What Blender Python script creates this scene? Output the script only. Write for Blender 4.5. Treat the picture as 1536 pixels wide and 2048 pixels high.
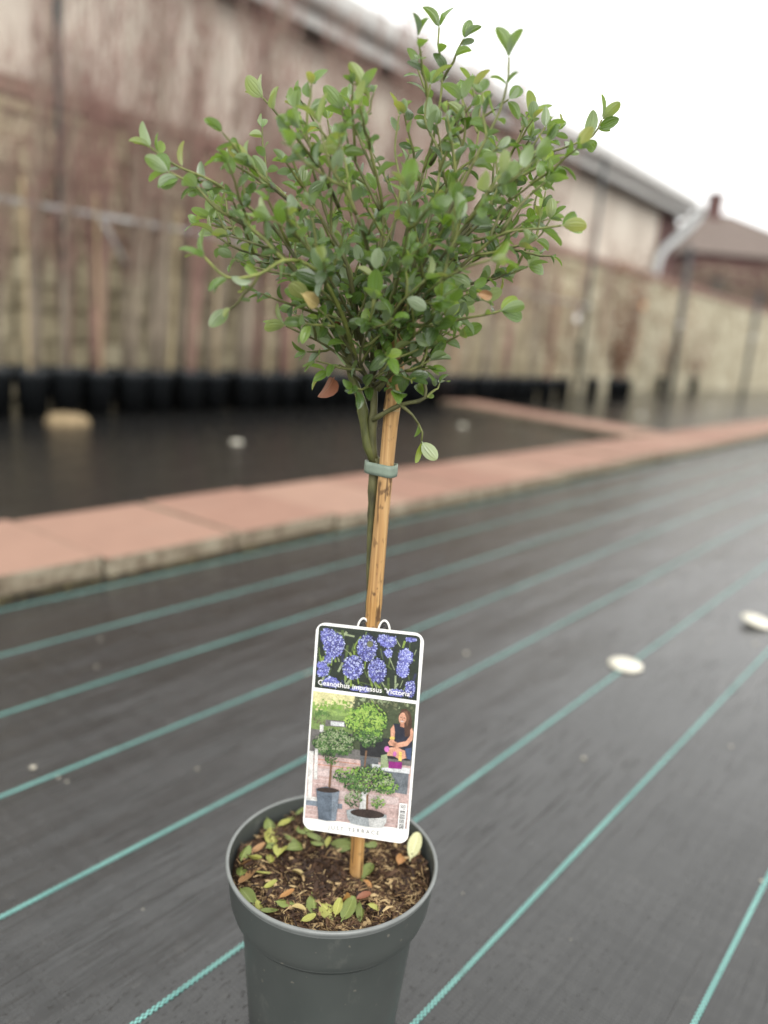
import bpy, bmesh, math, random
import numpy as np
from mathutils import Vector, Matrix

random.seed(11)
rng = np.random.default_rng(11)
scene = bpy.context.scene
for o in list(bpy.data.objects):
    bpy.data.objects.remove(o)
col = scene.collection
R = math.radians

# ------------------------------------------------------------------ camera
CAM_H, PITCH, ROLL = 0.645, R(12.6), R(4.2)
cam_d = bpy.data.cameras.new('camera')
cam = bpy.data.objects.new('camera', cam_d)
col.objects.link(cam)
cam_d.sensor_fit = 'VERTICAL'
cam_d.sensor_height = 24.0
cam_d.lens = 24.0 * 1540 / 2048
cam_d.clip_start, cam_d.clip_end = 0.02, 600
cp, sp_, cr, sr = math.cos(PITCH), math.sin(PITCH), math.cos(ROLL), math.sin(ROLL)
cF = Vector((0, cp, -sp_))
cU0, cR0 = Vector((0, sp_, cp)), Vector((1, 0, 0))
cR, cU = cR0 * cr + cU0 * sr, cU0 * cr - cR0 * sr
mw = Matrix((cR, cU, -cF)).transposed().to_4x4()
mw.translation = (0, 0, CAM_H)
cam.matrix_world = mw
cam_d.dof.use_dof = True
cam_d.dof.focus_distance = 0.615
cam_d.dof.aperture_fstop = cam_d.lens / 1000 / 0.0122
scene.camera = cam

# ------------------------------------------------------------------ sky, sun, exposure
SUN_EL, SUN_AZ = R(38), R(168)          # soft sun behind thin cloud; azimuth clockwise from +Y
world = bpy.data.worlds.new('World')
scene.world = world
world.use_nodes = True
wn = world.node_tree
wn.nodes.clear()
sky = wn.nodes.new('ShaderNodeTexSky')
sky.sky_type = 'NISHITA'
sky.sun_disc = False
sky.sun_elevation = SUN_EL
sky.sun_rotation = SUN_AZ
sky.dust_density = 4.0
sky.air_density = 1.0
hsv = wn.nodes.new('ShaderNodeHueSaturation')
hsv.inputs['Saturation'].default_value = 0.05
cloud = wn.nodes.new('ShaderNodeMix')
cloud.data_type = 'RGBA'
cloud.inputs['Factor'].default_value = 0.7
cloud.inputs['B'].default_value = (8.6, 8.6, 8.35, 1)
bg = wn.nodes.new('ShaderNodeBackground')
bg.inputs['Strength'].default_value = 0.15
out = wn.nodes.new('ShaderNodeOutputWorld')
wn.links.new(sky.outputs[0], hsv.inputs['Color'])
wn.links.new(hsv.outputs[0], cloud.inputs['A'])
ctex = wn.nodes.new('ShaderNodeTexCoord')      # faint, even cloud tone over the whole dome
cn = wn.nodes.new('ShaderNodeTexNoise')
cn.inputs['Scale'].default_value = 2.2
cn.inputs['Detail'].default_value = 3
cramp = wn.nodes.new('ShaderNodeMapRange')
cramp.inputs['From Min'].default_value = 0.3
cramp.inputs['From Max'].default_value = 0.7
cramp.inputs['To Min'].default_value = 0.90
cramp.inputs['To Max'].default_value = 1.06
cmul = wn.nodes.new('ShaderNodeVectorMath')
cmul.operation = 'SCALE'
wn.links.new(ctex.outputs['Generated'], cn.inputs['Vector'])
wn.links.new(cn.outputs['Fac'], cramp.inputs['Value'])
wn.links.new(cloud.outputs['Result'], cmul.inputs[0])
wn.links.new(cramp.outputs[0], cmul.inputs['Scale'])
wn.links.new(cmul.outputs[0], bg.inputs[0])
wn.links.new(bg.outputs[0], out.inputs[0])

sun_d = bpy.data.lights.new('sun', 'SUN')
sun_d.energy = 0.7
sun_d.angle = R(50)
sun_d.color = (1.0, 0.96, 0.9)
sun = bpy.data.objects.new('sun', sun_d)
col.objects.link(sun)
sdir = Vector((math.sin(SUN_AZ) * math.cos(SUN_EL), math.cos(SUN_AZ) * math.cos(SUN_EL), math.sin(SUN_EL)))
sun.rotation_euler = sdir.to_track_quat('Z', 'Y').to_euler()

scene.view_settings.view_transform = 'Standard'
scene.view_settings.look = 'None'
scene.view_settings.gamma = 1
scene.view_settings.exposure = 0.8
scene.render.engine = 'CYCLES'
scene.cycles.use_denoising = True
scene.cycles.max_bounces = 8
scene.cycles.transparent_max_bounces = 8
scene.cycles.sample_clamp_indirect = 6

# ------------------------------------------------------------------ the yard's own axes: a runs along the stripes, s across them
ROW = R(51.8)
ax, ay = math.cos(ROW), math.sin(ROW)
def W(a, s, z=0.0):
    return Vector((a * ax - s * ay, a * ay + s * ax, z))

# ------------------------------------------------------------------ helpers
class MB:
    def __init__(self):
        self.v, self.f, self.m, self.t, self.uv = [], [], [], [], []
    def add(self, vs, fs, mat=0, tint=0.5, uv=None):
        b = len(self.v)
        self.v += [tuple(p) for p in vs]
        for f in fs:
            self.f.append(tuple(i + b for i in f))
            self.m.append(mat)
            self.t.append(tint)
            self.uv += [uv[i] if uv else (0.5, 0.5) for i in f]
    def box(self, c, s, mat=0, rot=None, tint=0.5):
        vs = [Vector((x * s[0] / 2, y * s[1] / 2, z * s[2] / 2)) for x in (-1, 1) for y in (-1, 1) for z in (-1, 1)]
        if rot is not None:
            vs = [rot @ p for p in vs]
        vs = [p + Vector(c) for p in vs]
        self.add(vs, [(0, 1, 3, 2), (4, 6, 7, 5), (0, 4, 5, 1), (2, 3, 7, 6), (0, 2, 6, 4), (1, 5, 7, 3)], mat, tint)
    def tube(self, pts, rad, n=6, mat=0, tint=0.5, cap=True):
        pts = [Vector(p) for p in pts]
        if not hasattr(rad, '__len__'):
            rad = [rad] * len(pts)
        vs, fs = [], []
        ref = None
        for i, p in enumerate(pts):
            d = (pts[min(i + 1, len(pts) - 1)] - pts[max(i - 1, 0)]).normalized()
            if ref is None:
                ref = d.orthogonal().normalized()
            ref = (ref - d * ref.dot(d))
            ref = ref.normalized() if ref.length > 1e-6 else d.orthogonal().normalized()
            q = d.cross(ref)
            for k in range(n):
                t = 2 * math.pi * k / n
                vs.append(p + (ref * math.cos(t) + q * math.sin(t)) * rad[i])
        for i in range(len(pts) - 1):
            for k in range(n):
                k2 = (k + 1) % n
                fs.append((i * n + k, i * n + k2, (i + 1) * n + k2, (i + 1) * n + k))
        if cap:
            fs.append(tuple(reversed(range(n))))
            fs.append(tuple((len(pts) - 1) * n + k for k in range(n)))
        self.add(vs, fs, mat, tint)
    def lathe(self, prof, n=64, mat=0, tint=0.5, center=(0, 0, 0)):
        vs, fs = [], []
        for r, z in prof:
            for k in range(n):
                t = 2 * math.pi * k / n
                vs.append((center[0] + r * math.cos(t), center[1] + r * math.sin(t), center[2] + z))
        for i in range(len(prof) - 1):
            for k in range(n):
                k2 = (k + 1) % n
                fs.append((i * n + k, i * n + k2, (i + 1) * n + k2, (i + 1) * n + k))
        self.add(vs, fs, mat, tint)
    def mesh(self, name, mats, smooth=False):
        me = bpy.data.meshes.new(name)
        me.from_pydata(self.v, [], self.f)
        for m in (mats if isinstance(mats, (list, tuple)) else [mats]):
            me.materials.append(m)
        me.polygons.foreach_set('material_index', self.m)
        at = me.attributes.new('tint', 'FLOAT', 'FACE')
        at.data.foreach_set('value', self.t)
        ul = me.uv_layers.new(name='UVMap')
        ul.data.foreach_set('uv', [c for p in self.uv for c in p])
        if smooth:
            me.polygons.foreach_set('use_smooth', [True] * len(self.f))
        me.update()
        return me
    def build(self, name, mats, parent=None, smooth=False, loc=None, rot=None):
        return link(name, self.mesh(name, mats, smooth), parent, loc, rot)

def link(name, me, parent=None, loc=None, rot=None):
    o = bpy.data.objects.new(name, me)
    col.objects.link(o)
    if parent is not None:
        o.parent = parent
    if loc is not None:
        o.location = loc
    if rot is not None:
        o.rotation_euler = rot
    return o

def tag(o, label=None, cat=None, group=None, kind=None):
    if label: o['label'] = label
    if cat: o['category'] = cat
    if group: o['group'] = group
    if kind: o['kind'] = kind
    return o

def empty(name, loc=(0, 0, 0), rz=0.0):
    o = link(name, None, None, loc, (0, 0, rz))
    o.empty_display_size = 0.05
    return o

def bevel(me, w, seg=2):
    bm = bmesh.new()
    bm.from_mesh(me)
    bmesh.ops.remove_doubles(bm, verts=bm.verts, dist=1e-6)
    bmesh.ops.bevel(bm, geom=list(bm.edges), offset=w, segments=seg, profile=0.6, affect='EDGES', clamp_overlap=True)
    bm.to_mesh(me)
    bm.free()
    me.update()
    return me

ORD = ['first', 'second', 'third', 'fourth', 'fifth', 'sixth', 'seventh', 'eighth', 'ninth', 'tenth', 'eleventh', 'twelfth',
       'thirteenth', 'fourteenth', 'fifteenth', 'sixteenth', 'seventeenth', 'eighteenth', 'nineteenth', 'twentieth',
       'twenty-first', 'twenty-second', 'twenty-third', 'twenty-fourth', 'twenty-fifth', 'twenty-sixth', 'twenty-seventh',
       'twenty-eighth', 'twenty-ninth', 'thirtieth', 'thirty-first', 'thirty-second', 'thirty-third', 'thirty-fourth']

# ------------------------------------------------------------------ materials
class NT:
    def __init__(self, name):
        self.mat = bpy.data.materials.new(name)
        self.mat.use_nodes = True
        self.t = self.mat.node_tree
        self.p = self.t.nodes['Principled BSDF']
        self.o = self.t.nodes['Material Output']
    def n(self, typ, **kw):
        nd = self.t.nodes.new('ShaderNode' + typ)
        for k, v in kw.items():
            if hasattr(nd, k):
                setattr(nd, k, v)
            else:
                nd.inputs[k.replace('_', ' ')].default_value = v
        return nd
    def l(self, a, b):
        self.t.links.new(a, b)
    def coords(self, kind='Object', scale=(1, 1, 1), rot=(0, 0, 0)):
        tc = self.n('TexCoord')
        mp = self.n('Mapping')
        mp.inputs['Scale'].default_value = scale
        mp.inputs['Rotation'].default_value = rot
        self.l(tc.outputs[kind], mp.inputs['Vector'])
        return mp.outputs[0]
    def noise(self, vec, scale, detail=3, rough=0.55):
        nd = self.n('TexNoise')
        nd.inputs['Scale'].default_value = scale
        nd.inputs['Detail'].default_value = detail
        nd.inputs['Roughness'].default_value = rough
        if vec is not None:
            self.l(vec, nd.inputs['Vector'])
        return nd.outputs['Fac']
    def ramp(self, fac, stops, interp='LINEAR'):
        nd = self.n('ValToRGB')
        cr_ = nd.color_ramp
        cr_.interpolation = interp
        while len(cr_.elements) < len(stops):
            cr_.elements.new(0.5)
        for e, (p, c) in zip(cr_.elements, stops):
            e.position = p
            e.color = (c, c, c, 1) if not hasattr(c, '__len__') else (*c, 1)
        self.l(fac, nd.inputs['Fac'])
        return nd.outputs['Color']
    def mix(self, fac, a, b, blend='MIX'):
        nd = self.n('Mix', data_type='RGBA', blend_type=blend)
        for sock, v in (('Factor', fac), ('A', a), ('B', b)):
            i = nd.inputs[sock]
            if hasattr(v, 'is_linked'):
                self.l(v, i)
            elif hasattr(v, '__len__'):
                i.default_value = (*v, 1)
            else:
                i.default_value = v
        return nd.outputs['Result']
    def math(self, op, a, b=0.0, c=0.0):
        nd = self.n('Math', operation=op)
        for i, v in enumerate((a, b, c)):
            if hasattr(v, 'is_linked'):
                self.l(v, nd.inputs[i])
            else:
                nd.inputs[i].default_value = v
        return nd.outputs[0]
    def bump(self, h, strength=0.3, dist=0.01, prev=None):
        nd = self.n('Bump')
        nd.inputs['Strength'].default_value = strength
        nd.inputs['Distance'].default_value = dist
        self.l(h, nd.inputs['Height'])
        if prev is not None:
            self.l(prev, nd.inputs['Normal'])
        return nd.outputs[0]
    def attr(self, name='tint'):
        nd = self.n('Attribute')
        nd.attribute_name = name
        return nd.outputs['Fac']
    def fin(self, color=None, rough=None, normal=None, spec=None):
        p = self.p
        for sock, v in (('Base Color', color), ('Roughness', rough), ('Normal', normal), ('Specular IOR Level', spec)):
            if v is None:
                continue
            if hasattr(v, 'is_linked'):
                self.l(v, p.inputs[sock])
            elif hasattr(v, '__len__'):
                p.inputs[sock].default_value = (*v, 1)
            else:
                p.inputs[sock].default_value = v
        return self.mat

def simple(name, color, rough=0.6, var=0.15, scale=20, bump=0.0, spec=0.5):
    m = NT(name)
    v = m.coords()
    f = m.noise(v, scale, 4)
    lo = tuple(c * (1 - var) for c in color)
    hi = tuple(min(1, c * (1 + var)) for c in color)
    c = m.ramp(f, [(0.3, lo), (0.7, hi)])
    nrm = m.bump(f, bump, 0.01) if bump else None
    return m.fin(c, rough, nrm, spec)

# woven ground fabric: black polypropylene tapes, worn grey, streaked along the weave
def mat_fabric(name='woven_fabric', dark_k=0.0):
    m = NT(name)
    v = m.coords()
    streak = m.noise(m.coords(scale=(5, 130, 1)), 1.0, 5, 0.6)
    slit = m.noise(m.coords(scale=(9, 210, 1)), 1.0, 2, 0.5)
    patch = m.noise(m.coords(scale=(1.0, 2.2, 1)), 2.6, 3, 0.55)
    region = m.noise(m.coords(scale=(1.0, 1.6, 1)), 2.1, 2, 0.5)
    cross = m.noise(m.coords(scale=(70, 2.5, 1)), 1.0, 3, 0.5)
    speck = m.noise(m.coords(scale=(90, 230, 1)), 1.0, 2, 0.5)
    base = m.ramp(patch, [(0.25, (0.011, 0.011, 0.0108)), (0.55, (0.018, 0.018, 0.0175)), (0.8, (0.030, 0.030, 0.029))])
    base = m.mix(0.5, base, m.ramp(streak, [(0.3, 0.006), (0.7, 0.050)]))
    base = m.mix(0.16, base, m.ramp(cross, [(0.35, 0.008), (0.65, 0.05)]))
    slitf = m.math('MULTIPLY', m.ramp(slit, [(0.58, 0.0), (0.66, 1.0)]), m.ramp(region, [(0.42, 0.0), (0.58, 1.0)]))
    spf = m.math('MULTIPLY', m.ramp(speck, [(0.62, 0.0), (0.69, 1.0)]), m.ramp(region, [(0.35, 1.0), (0.6, 0.0)]))
    dark = m.math('MAXIMUM', m.math('MULTIPLY', slitf, 0.75), m.math('MULTIPLY', spf, 0.7))
    base = m.mix(dark, base, (0.004, 0.004, 0.004))
    dust = m.ramp(m.noise(v, 34, 4, 0.7), [(0.60, 0.0), (0.78, 1.0)])
    base = m.mix(m.math('MULTIPLY', dust, 0.18), base, (0.16, 0.15, 0.13))
    if dark_k:
        base = m.mix(dark_k, base, (0.012, 0.0115, 0.011))  # darker mix: dark reflections on the far bed painted into the colour
    rough = m.math('ADD', m.ramp(patch, [(0.3, 0.19), (0.7, 0.11)]), m.math('MULTIPLY', dark, 0.35))
    wx = m.n('TexWave', wave_type='BANDS', bands_direction='X')
    wx.inputs['Scale'].default_value = 62
    wy = m.n('TexWave', wave_type='BANDS', bands_direction='Y')
    wy.inputs['Scale'].default_value = 105
    for w in (wx, wy):
        w.inputs['Distortion'].default_value = 0.4
        m.l(v, w.inputs['Vector'])
    weave = m.math('ADD', wx.outputs['Fac'], wy.outputs['Fac'])
    nb = m.bump(weave, 0.22, 0.0005)
    nb = m.bump(streak, 0.10, 0.003, nb)
    nb = m.bump(m.math('MULTIPLY', dark, -1.0), 0.3, 0.002, nb)
    nb = m.bump(m.noise(m.coords(scale=(0.7, 2.6, 1)), 3.0, 2, 0.5), 0.22, 0.04, nb)
    m.p.inputs['IOR'].default_value = 1.4 if dark_k else 1.62
    return m.fin(base, rough, nb, 0.5)

def mat_stripe():
    m = NT('teal_stripe')
    v = m.coords()
    ck = m.n('TexChecker')
    ck.inputs['Scale'].default_value = 1.0
    mp = m.coords(scale=(1 / 0.0030, 1 / 0.00228, 1))
    off = m.n('VectorMath', operation='ADD')
    off.inputs[1].default_value = (0.013, 0.5, 0.5)
    m.l(mp, off.inputs[0])
    m.l(off.outputs[0], ck.inputs['Vector'])
    wear = m.noise(m.coords(scale=(6, 60, 1)), 1.0, 4, 0.6)
    teal = m.ramp(wear, [(0.3, (0.14, 0.41, 0.375)), (0.7, (0.30, 0.64, 0.58))])
    c = m.mix(ck.outputs['Fac'], (0.04, 0.075, 0.07), teal)
    c = m.mix(m.math('MULTIPLY', m.ramp(m.noise(m.coords(scale=(2.2, 2.2, 1)), 1.0, 3), [(0.45, 0.0), (0.8, 1.0)]), 0.4), c, (0.10, 0.15, 0.14))
    gap = m.ramp(m.noise(m.coords(scale=(14, 14, 1)), 1.0, 2), [(0.62, 0.0), (0.70, 1.0)])
    c = m.mix(m.math('MULTIPLY', gap, 0.6), c, (0.05, 0.055, 0.052))
    return m.fin(c, 0.42, m.bump(ck.outputs['Fac'], 0.25, 0.0005), 0.5)

def mat_slab():
    m = NT('red_concrete_slab')
    v = m.coords()
    geo = m.n('NewGeometry')
    sep = m.n('SeparateXYZ')
    m.l(geo.outputs['Normal'], sep.inputs[0])
    oi = m.n('ObjectInfo')
    f = m.noise(v, 9, 4, 0.6)
    fine = m.noise(v, 160, 3, 0.7)
    c = m.ramp(f, [(0.3, (0.26, 0.142, 0.105)), (0.55, (0.315, 0.175, 0.128)), (0.75, (0.335, 0.20, 0.15))])
    c = m.mix(0.55, c, m.mix(oi.outputs['Random'], (0.24, 0.128, 0.094), (0.36, 0.235, 0.175)))
    c = m.mix(m.math('MULTIPLY', m.ramp(fine, [(0.5, 0.0), (0.7, 1.0)]), 0.25), c, (0.19, 0.12, 0.09))
    stain = m.ramp(m.noise(v, 4.5, 3, 0.6), [(0.58, 0.0), (0.72, 1.0)])
    c = m.mix(m.math('MULTIPLY', stain, 0.25), c, (0.20, 0.14, 0.11))
    edge = m.ramp(m.noise(v, 26, 4, 0.65), [(0.3, (0.085, 0.062, 0.040)), (0.5, (0.19, 0.155, 0.11)), (0.72, (0.30, 0.27, 0.20))])
    side = m.ramp(sep.outputs['Z'], [(0.3, 1.0), (0.75, 0.0)])
    c = m.mix(side, c, edge)
    return m.fin(c, 0.75, m.bump(fine, 0.25, 0.002), 0.35)

def mat_bamboo():
    m = NT('bamboo')
    v = m.coords()
    grain = m.noise(m.coords(scale=(420, 420, 7)), 1.0, 4, 0.6)
    c = m.ramp(grain, [(0.3, (0.25, 0.125, 0.038)), (0.5, (0.41, 0.225, 0.075)), (0.72, (0.55, 0.35, 0.15))])
    pale = m.ramp(m.noise(m.coords(scale=(20, 20, 6)), 1.0, 3), [(0.45, 0.0), (0.7, 1.0)])
    c = m.mix(m.math('MULTIPLY', pale, 0.5), c, (0.52, 0.36, 0.21))
    spot = m.ramp(m.noise(m.coords(scale=(170, 170, 95)), 1.0, 2, 0.5), [(0.58, 0.0), (0.64, 1.0)])
    patch = m.ramp(m.noise(m.coords(scale=(9, 9, 13)), 1.0, 2), [(0.42, 0.0), (0.58, 1.0)])
    c = m.mix(m.math('MULTIPLY', m.math('MULTIPLY', spot, patch), 0.85), c, (0.09, 0.045, 0.02))
    split = m.ramp(m.noise(m.coords(scale=(300, 300, 26)), 1.0, 1, 0.4), [(0.66, 0.0), (0.70, 1.0)])
    c = m.mix(m.math('MULTIPLY', split, 0.7), c, (0.07, 0.035, 0.015))
    nb = m.bump(grain, 0.25, 0.0008)
    return m.fin(c, 0.5, nb, 0.4)

def mat_leaf():
    m = NT('leaf')
    uv = m.n('UVMap')
    sep = m.n('SeparateXYZ')
    m.l(uv.outputs[0], sep.inputs[0])
    d = m.math('MULTIPLY', m.math('ABSOLUTE', m.math('SUBTRACT', sep.outputs['X'], 0.5)), 2.0)
    mid = m.math('SUBTRACT', 1.0, m.math('MINIMUM', m.math('MULTIPLY', d, 11.0), 1.0))
    sd = m.math('ABSOLUTE', m.math('SUBTRACT', d, 0.46))
    side = m.math('SUBTRACT', 1.0, m.math('MINIMUM', m.math('MULTIPLY', sd, 9.0), 1.0))
    vein = m.math('MAXIMUM', mid, m.math('MULTIPLY', side, 0.7))
    tint = m.attr()
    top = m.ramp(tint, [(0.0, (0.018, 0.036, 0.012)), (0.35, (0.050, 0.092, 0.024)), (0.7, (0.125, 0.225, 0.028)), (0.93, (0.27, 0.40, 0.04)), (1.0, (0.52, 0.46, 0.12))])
    mott = m.noise(m.coords(), 260, 3, 0.6)
    top = m.mix(0.22, top, m.mix(mott, (0.02, 0.055, 0.015), (0.16, 0.27, 0.07)))
    top = m.mix(m.math('MULTIPLY', vein, 0.45), top, (0.20, 0.33, 0.11))
    back = m.ramp(tint, [(0.0, (0.22, 0.28, 0.20)), (0.7, (0.33, 0.40, 0.26)), (1.0, (0.40, 0.44, 0.18))])
    back = m.mix(m.math('MULTIPLY', vein, 0.5), back, (0.34, 0.42, 0.24))
    geo = m.n('NewGeometry')
    c = m.mix(geo.outputs['Backfacing'], top, back)
    nb = m.bump(vein, 0.6, 0.0012)
    m.fin(c, 0.25, nb, 0.9)
    tr = m.n('BsdfTranslucent')
    tcol = m.ramp(tint, [(0.0, (0.10, 0.20, 0.015)), (0.7, (0.30, 0.48, 0.04)), (1.0, (0.6, 0.55, 0.1))])
    m.l(tcol, tr.inputs['Color'])
    mx = m.n('MixShader')
    mx.inputs[0].default_value = 0.36
    m.l(m.p.outputs[0], mx.inputs[1])
    m.l(tr.outputs[0], mx.inputs[2])
    m.l(mx.outputs[0], m.o.inputs['Surface'])
    return m.mat

def mat_fallen(name, lo, hi, spot=(0.20, 0.09, 0.03)):
    m = NT(name)
    v = m.coords()
    f = m.noise(v, 90, 3, 0.6)
    c = m.ramp(f, [(0.3, lo), (0.7, hi)])
    uv = m.n('UVMap')
    sep = m.n('SeparateXYZ')
    m.l(uv.outputs[0], sep.inputs[0])
    d = m.math('MULTIPLY', m.math('ABSOLUTE', m.math('SUBTRACT', sep.outputs['X'], 0.5)), 2.0)
    mid = m.math('SUBTRACT', 1.0, m.math('MINIMUM', m.math('MULTIPLY', d, 9.0), 1.0))
    c = m.mix(m.math('MULTIPLY', mid, 0.5), c, tuple(min(1, x * 1.5 + 0.05) for x in hi))
    sp = m.ramp(m.noise(v, 190, 2, 0.5), [(0.55, 0.0), (0.66, 1.0)])
    c = m.mix(m.math('MULTIPLY', sp, 0.7), c, spot)
    return m.fin(c, 0.45, m.bump(mid, 0.3, 0.0006), 0.45)

def mat_bark():
    m = NT('shrub_bark')
    f = m.noise(m.coords(scale=(120, 120, 40)), 1.0, 4, 0.6)
    old = m.ramp(f, [(0.3, (0.035, 0.030, 0.016)), (0.5, (0.080, 0.078, 0.032)), (0.75, (0.15, 0.14, 0.065))])
    new = m.ramp(f, [(0.3, (0.11, 0.135, 0.03)), (0.7, (0.25, 0.28, 0.07))])
    c = m.mix(m.attr(), old, new)
    return m.fin(c, 0.55, m.bump(f, 0.3, 0.0008), 0.4)

def mat_pot():
    m = NT('grey_plastic')
    v = m.coords()
    f = m.noise(v, 14, 4, 0.6)
    c = m.ramp(f, [(0.3, (0.045, 0.051, 0.048)), (0.7, (0.058, 0.064, 0.060))])
    scuff = m.ramp(m.noise(m.coords(scale=(35, 35, 18)), 1.0, 5, 0.7), [(0.60, 0.0), (0.75, 1.0)])
    c = m.mix(m.math('MULTIPLY', scuff, 0.34), c, (0.17, 0.17, 0.15))
    dirt = m.ramp(m.noise(v, 130, 2, 0.5), [(0.70, 0.0), (0.73, 1.0)])
    c = m.mix(m.math('MULTIPLY', dirt, 0.45), c, (0.22, 0.20, 0.16))
    rough = m.ramp(f, [(0.3, 0.42), (0.7, 0.52)])
    return m.fin(c, rough, m.bump(m.noise(v, 700, 2), 0.05, 0.0004), 0.5)

def mat_soil():
    m = NT('potting_soil')
    v = m.coords()
    f = m.noise(v, 130, 5, 0.7)
    c = m.ramp(f, [(0.3, (0.010, 0.006, 0.004)), (0.55, (0.032, 0.018, 0.010)), (0.8, (0.075, 0.042, 0.022))])
    return m.fin(c, 0.85, m.bump(f, 0.8, 0.004), 0.25)

def mat_mulch():
    m = NT('bark_fibre')
    c = m.ramp(m.attr(), [(0.0, (0.020, 0.010, 0.006)), (0.35, (0.062, 0.030, 0.015)), (0.62, (0.10, 0.052, 0.025)), (0.85, (0.28, 0.18, 0.085)), (1.0, (0.50, 0.37, 0.19))])
    return m.fin(c, 0.65, None, 0.35)

def mat_stone():
    m = NT('cream_stone')
    v = m.coords()
    oi = m.n('ObjectInfo')
    f = m.noise(v, 7, 4, 0.6)
    c = m.ramp(f, [(0.3, (0.27, 0.225, 0.14)), (0.7, (0.50, 0.44, 0.30))])
    c = m.mix(0.45, c, m.ramp(oi.outputs['Random'], [(0.0, (0.20, 0.165, 0.11)), (0.5, (0.42, 0.36, 0.24)), (1.0, (0.62, 0.56, 0.41))]))
    return m.fin(c, 0.85, m.bump(m.noise(v, 40, 3), 0.4, 0.01), 0.3)

def mat_stone_far():
    m = NT('cream_rubble_wall')
    v = m.coords(scale=(3.0, 1.0, 5.0))
    vo = m.n('TexVoronoi', feature='F1')
    vo.inputs['Scale'].default_value = 1.0
    m.l(v, vo.inputs['Vector'])
    ve = m.n('TexVoronoi', feature='DISTANCE_TO_EDGE')
    ve.inputs['Scale'].default_value = 1.0
    m.l(v, ve.inputs['Vector'])
    sepc = m.n('SeparateColor')
    m.l(vo.outputs['Color'], sepc.inputs[0])
    c = m.ramp(sepc.outputs[0], [(0.0, (0.27, 0.235, 0.16)), (0.5, (0.38, 0.34, 0.245)), (1.0, (0.47, 0.43, 0.32))])
    jt = m.ramp(ve.outputs['Distance'], [(0.02, 1.0), (0.07, 0.0)])
    c = m.mix(m.math('MULTIPLY', jt, 0.6), c, (0.28, 0.24, 0.16))
    return m.fin(c, 0.88, m.bump(ve.outputs['Distance'], 0.6, 0.03), 0.3)

def mat_render():
    m = NT('cream_render')
    v = m.coords()
    f = m.noise(m.coords(scale=(1, 1, 0.35)), 1.6, 5, 0.6)
    c = m.ramp(f, [(0.3, (0.42, 0.365, 0.31)), (0.55, (0.55, 0.49, 0.42)), (0.75, (0.66, 0.61, 0.53))])
    return m.fin(c, 0.9, m.bump(m.noise(v, 60, 3), 0.3, 0.004), 0.25)

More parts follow.
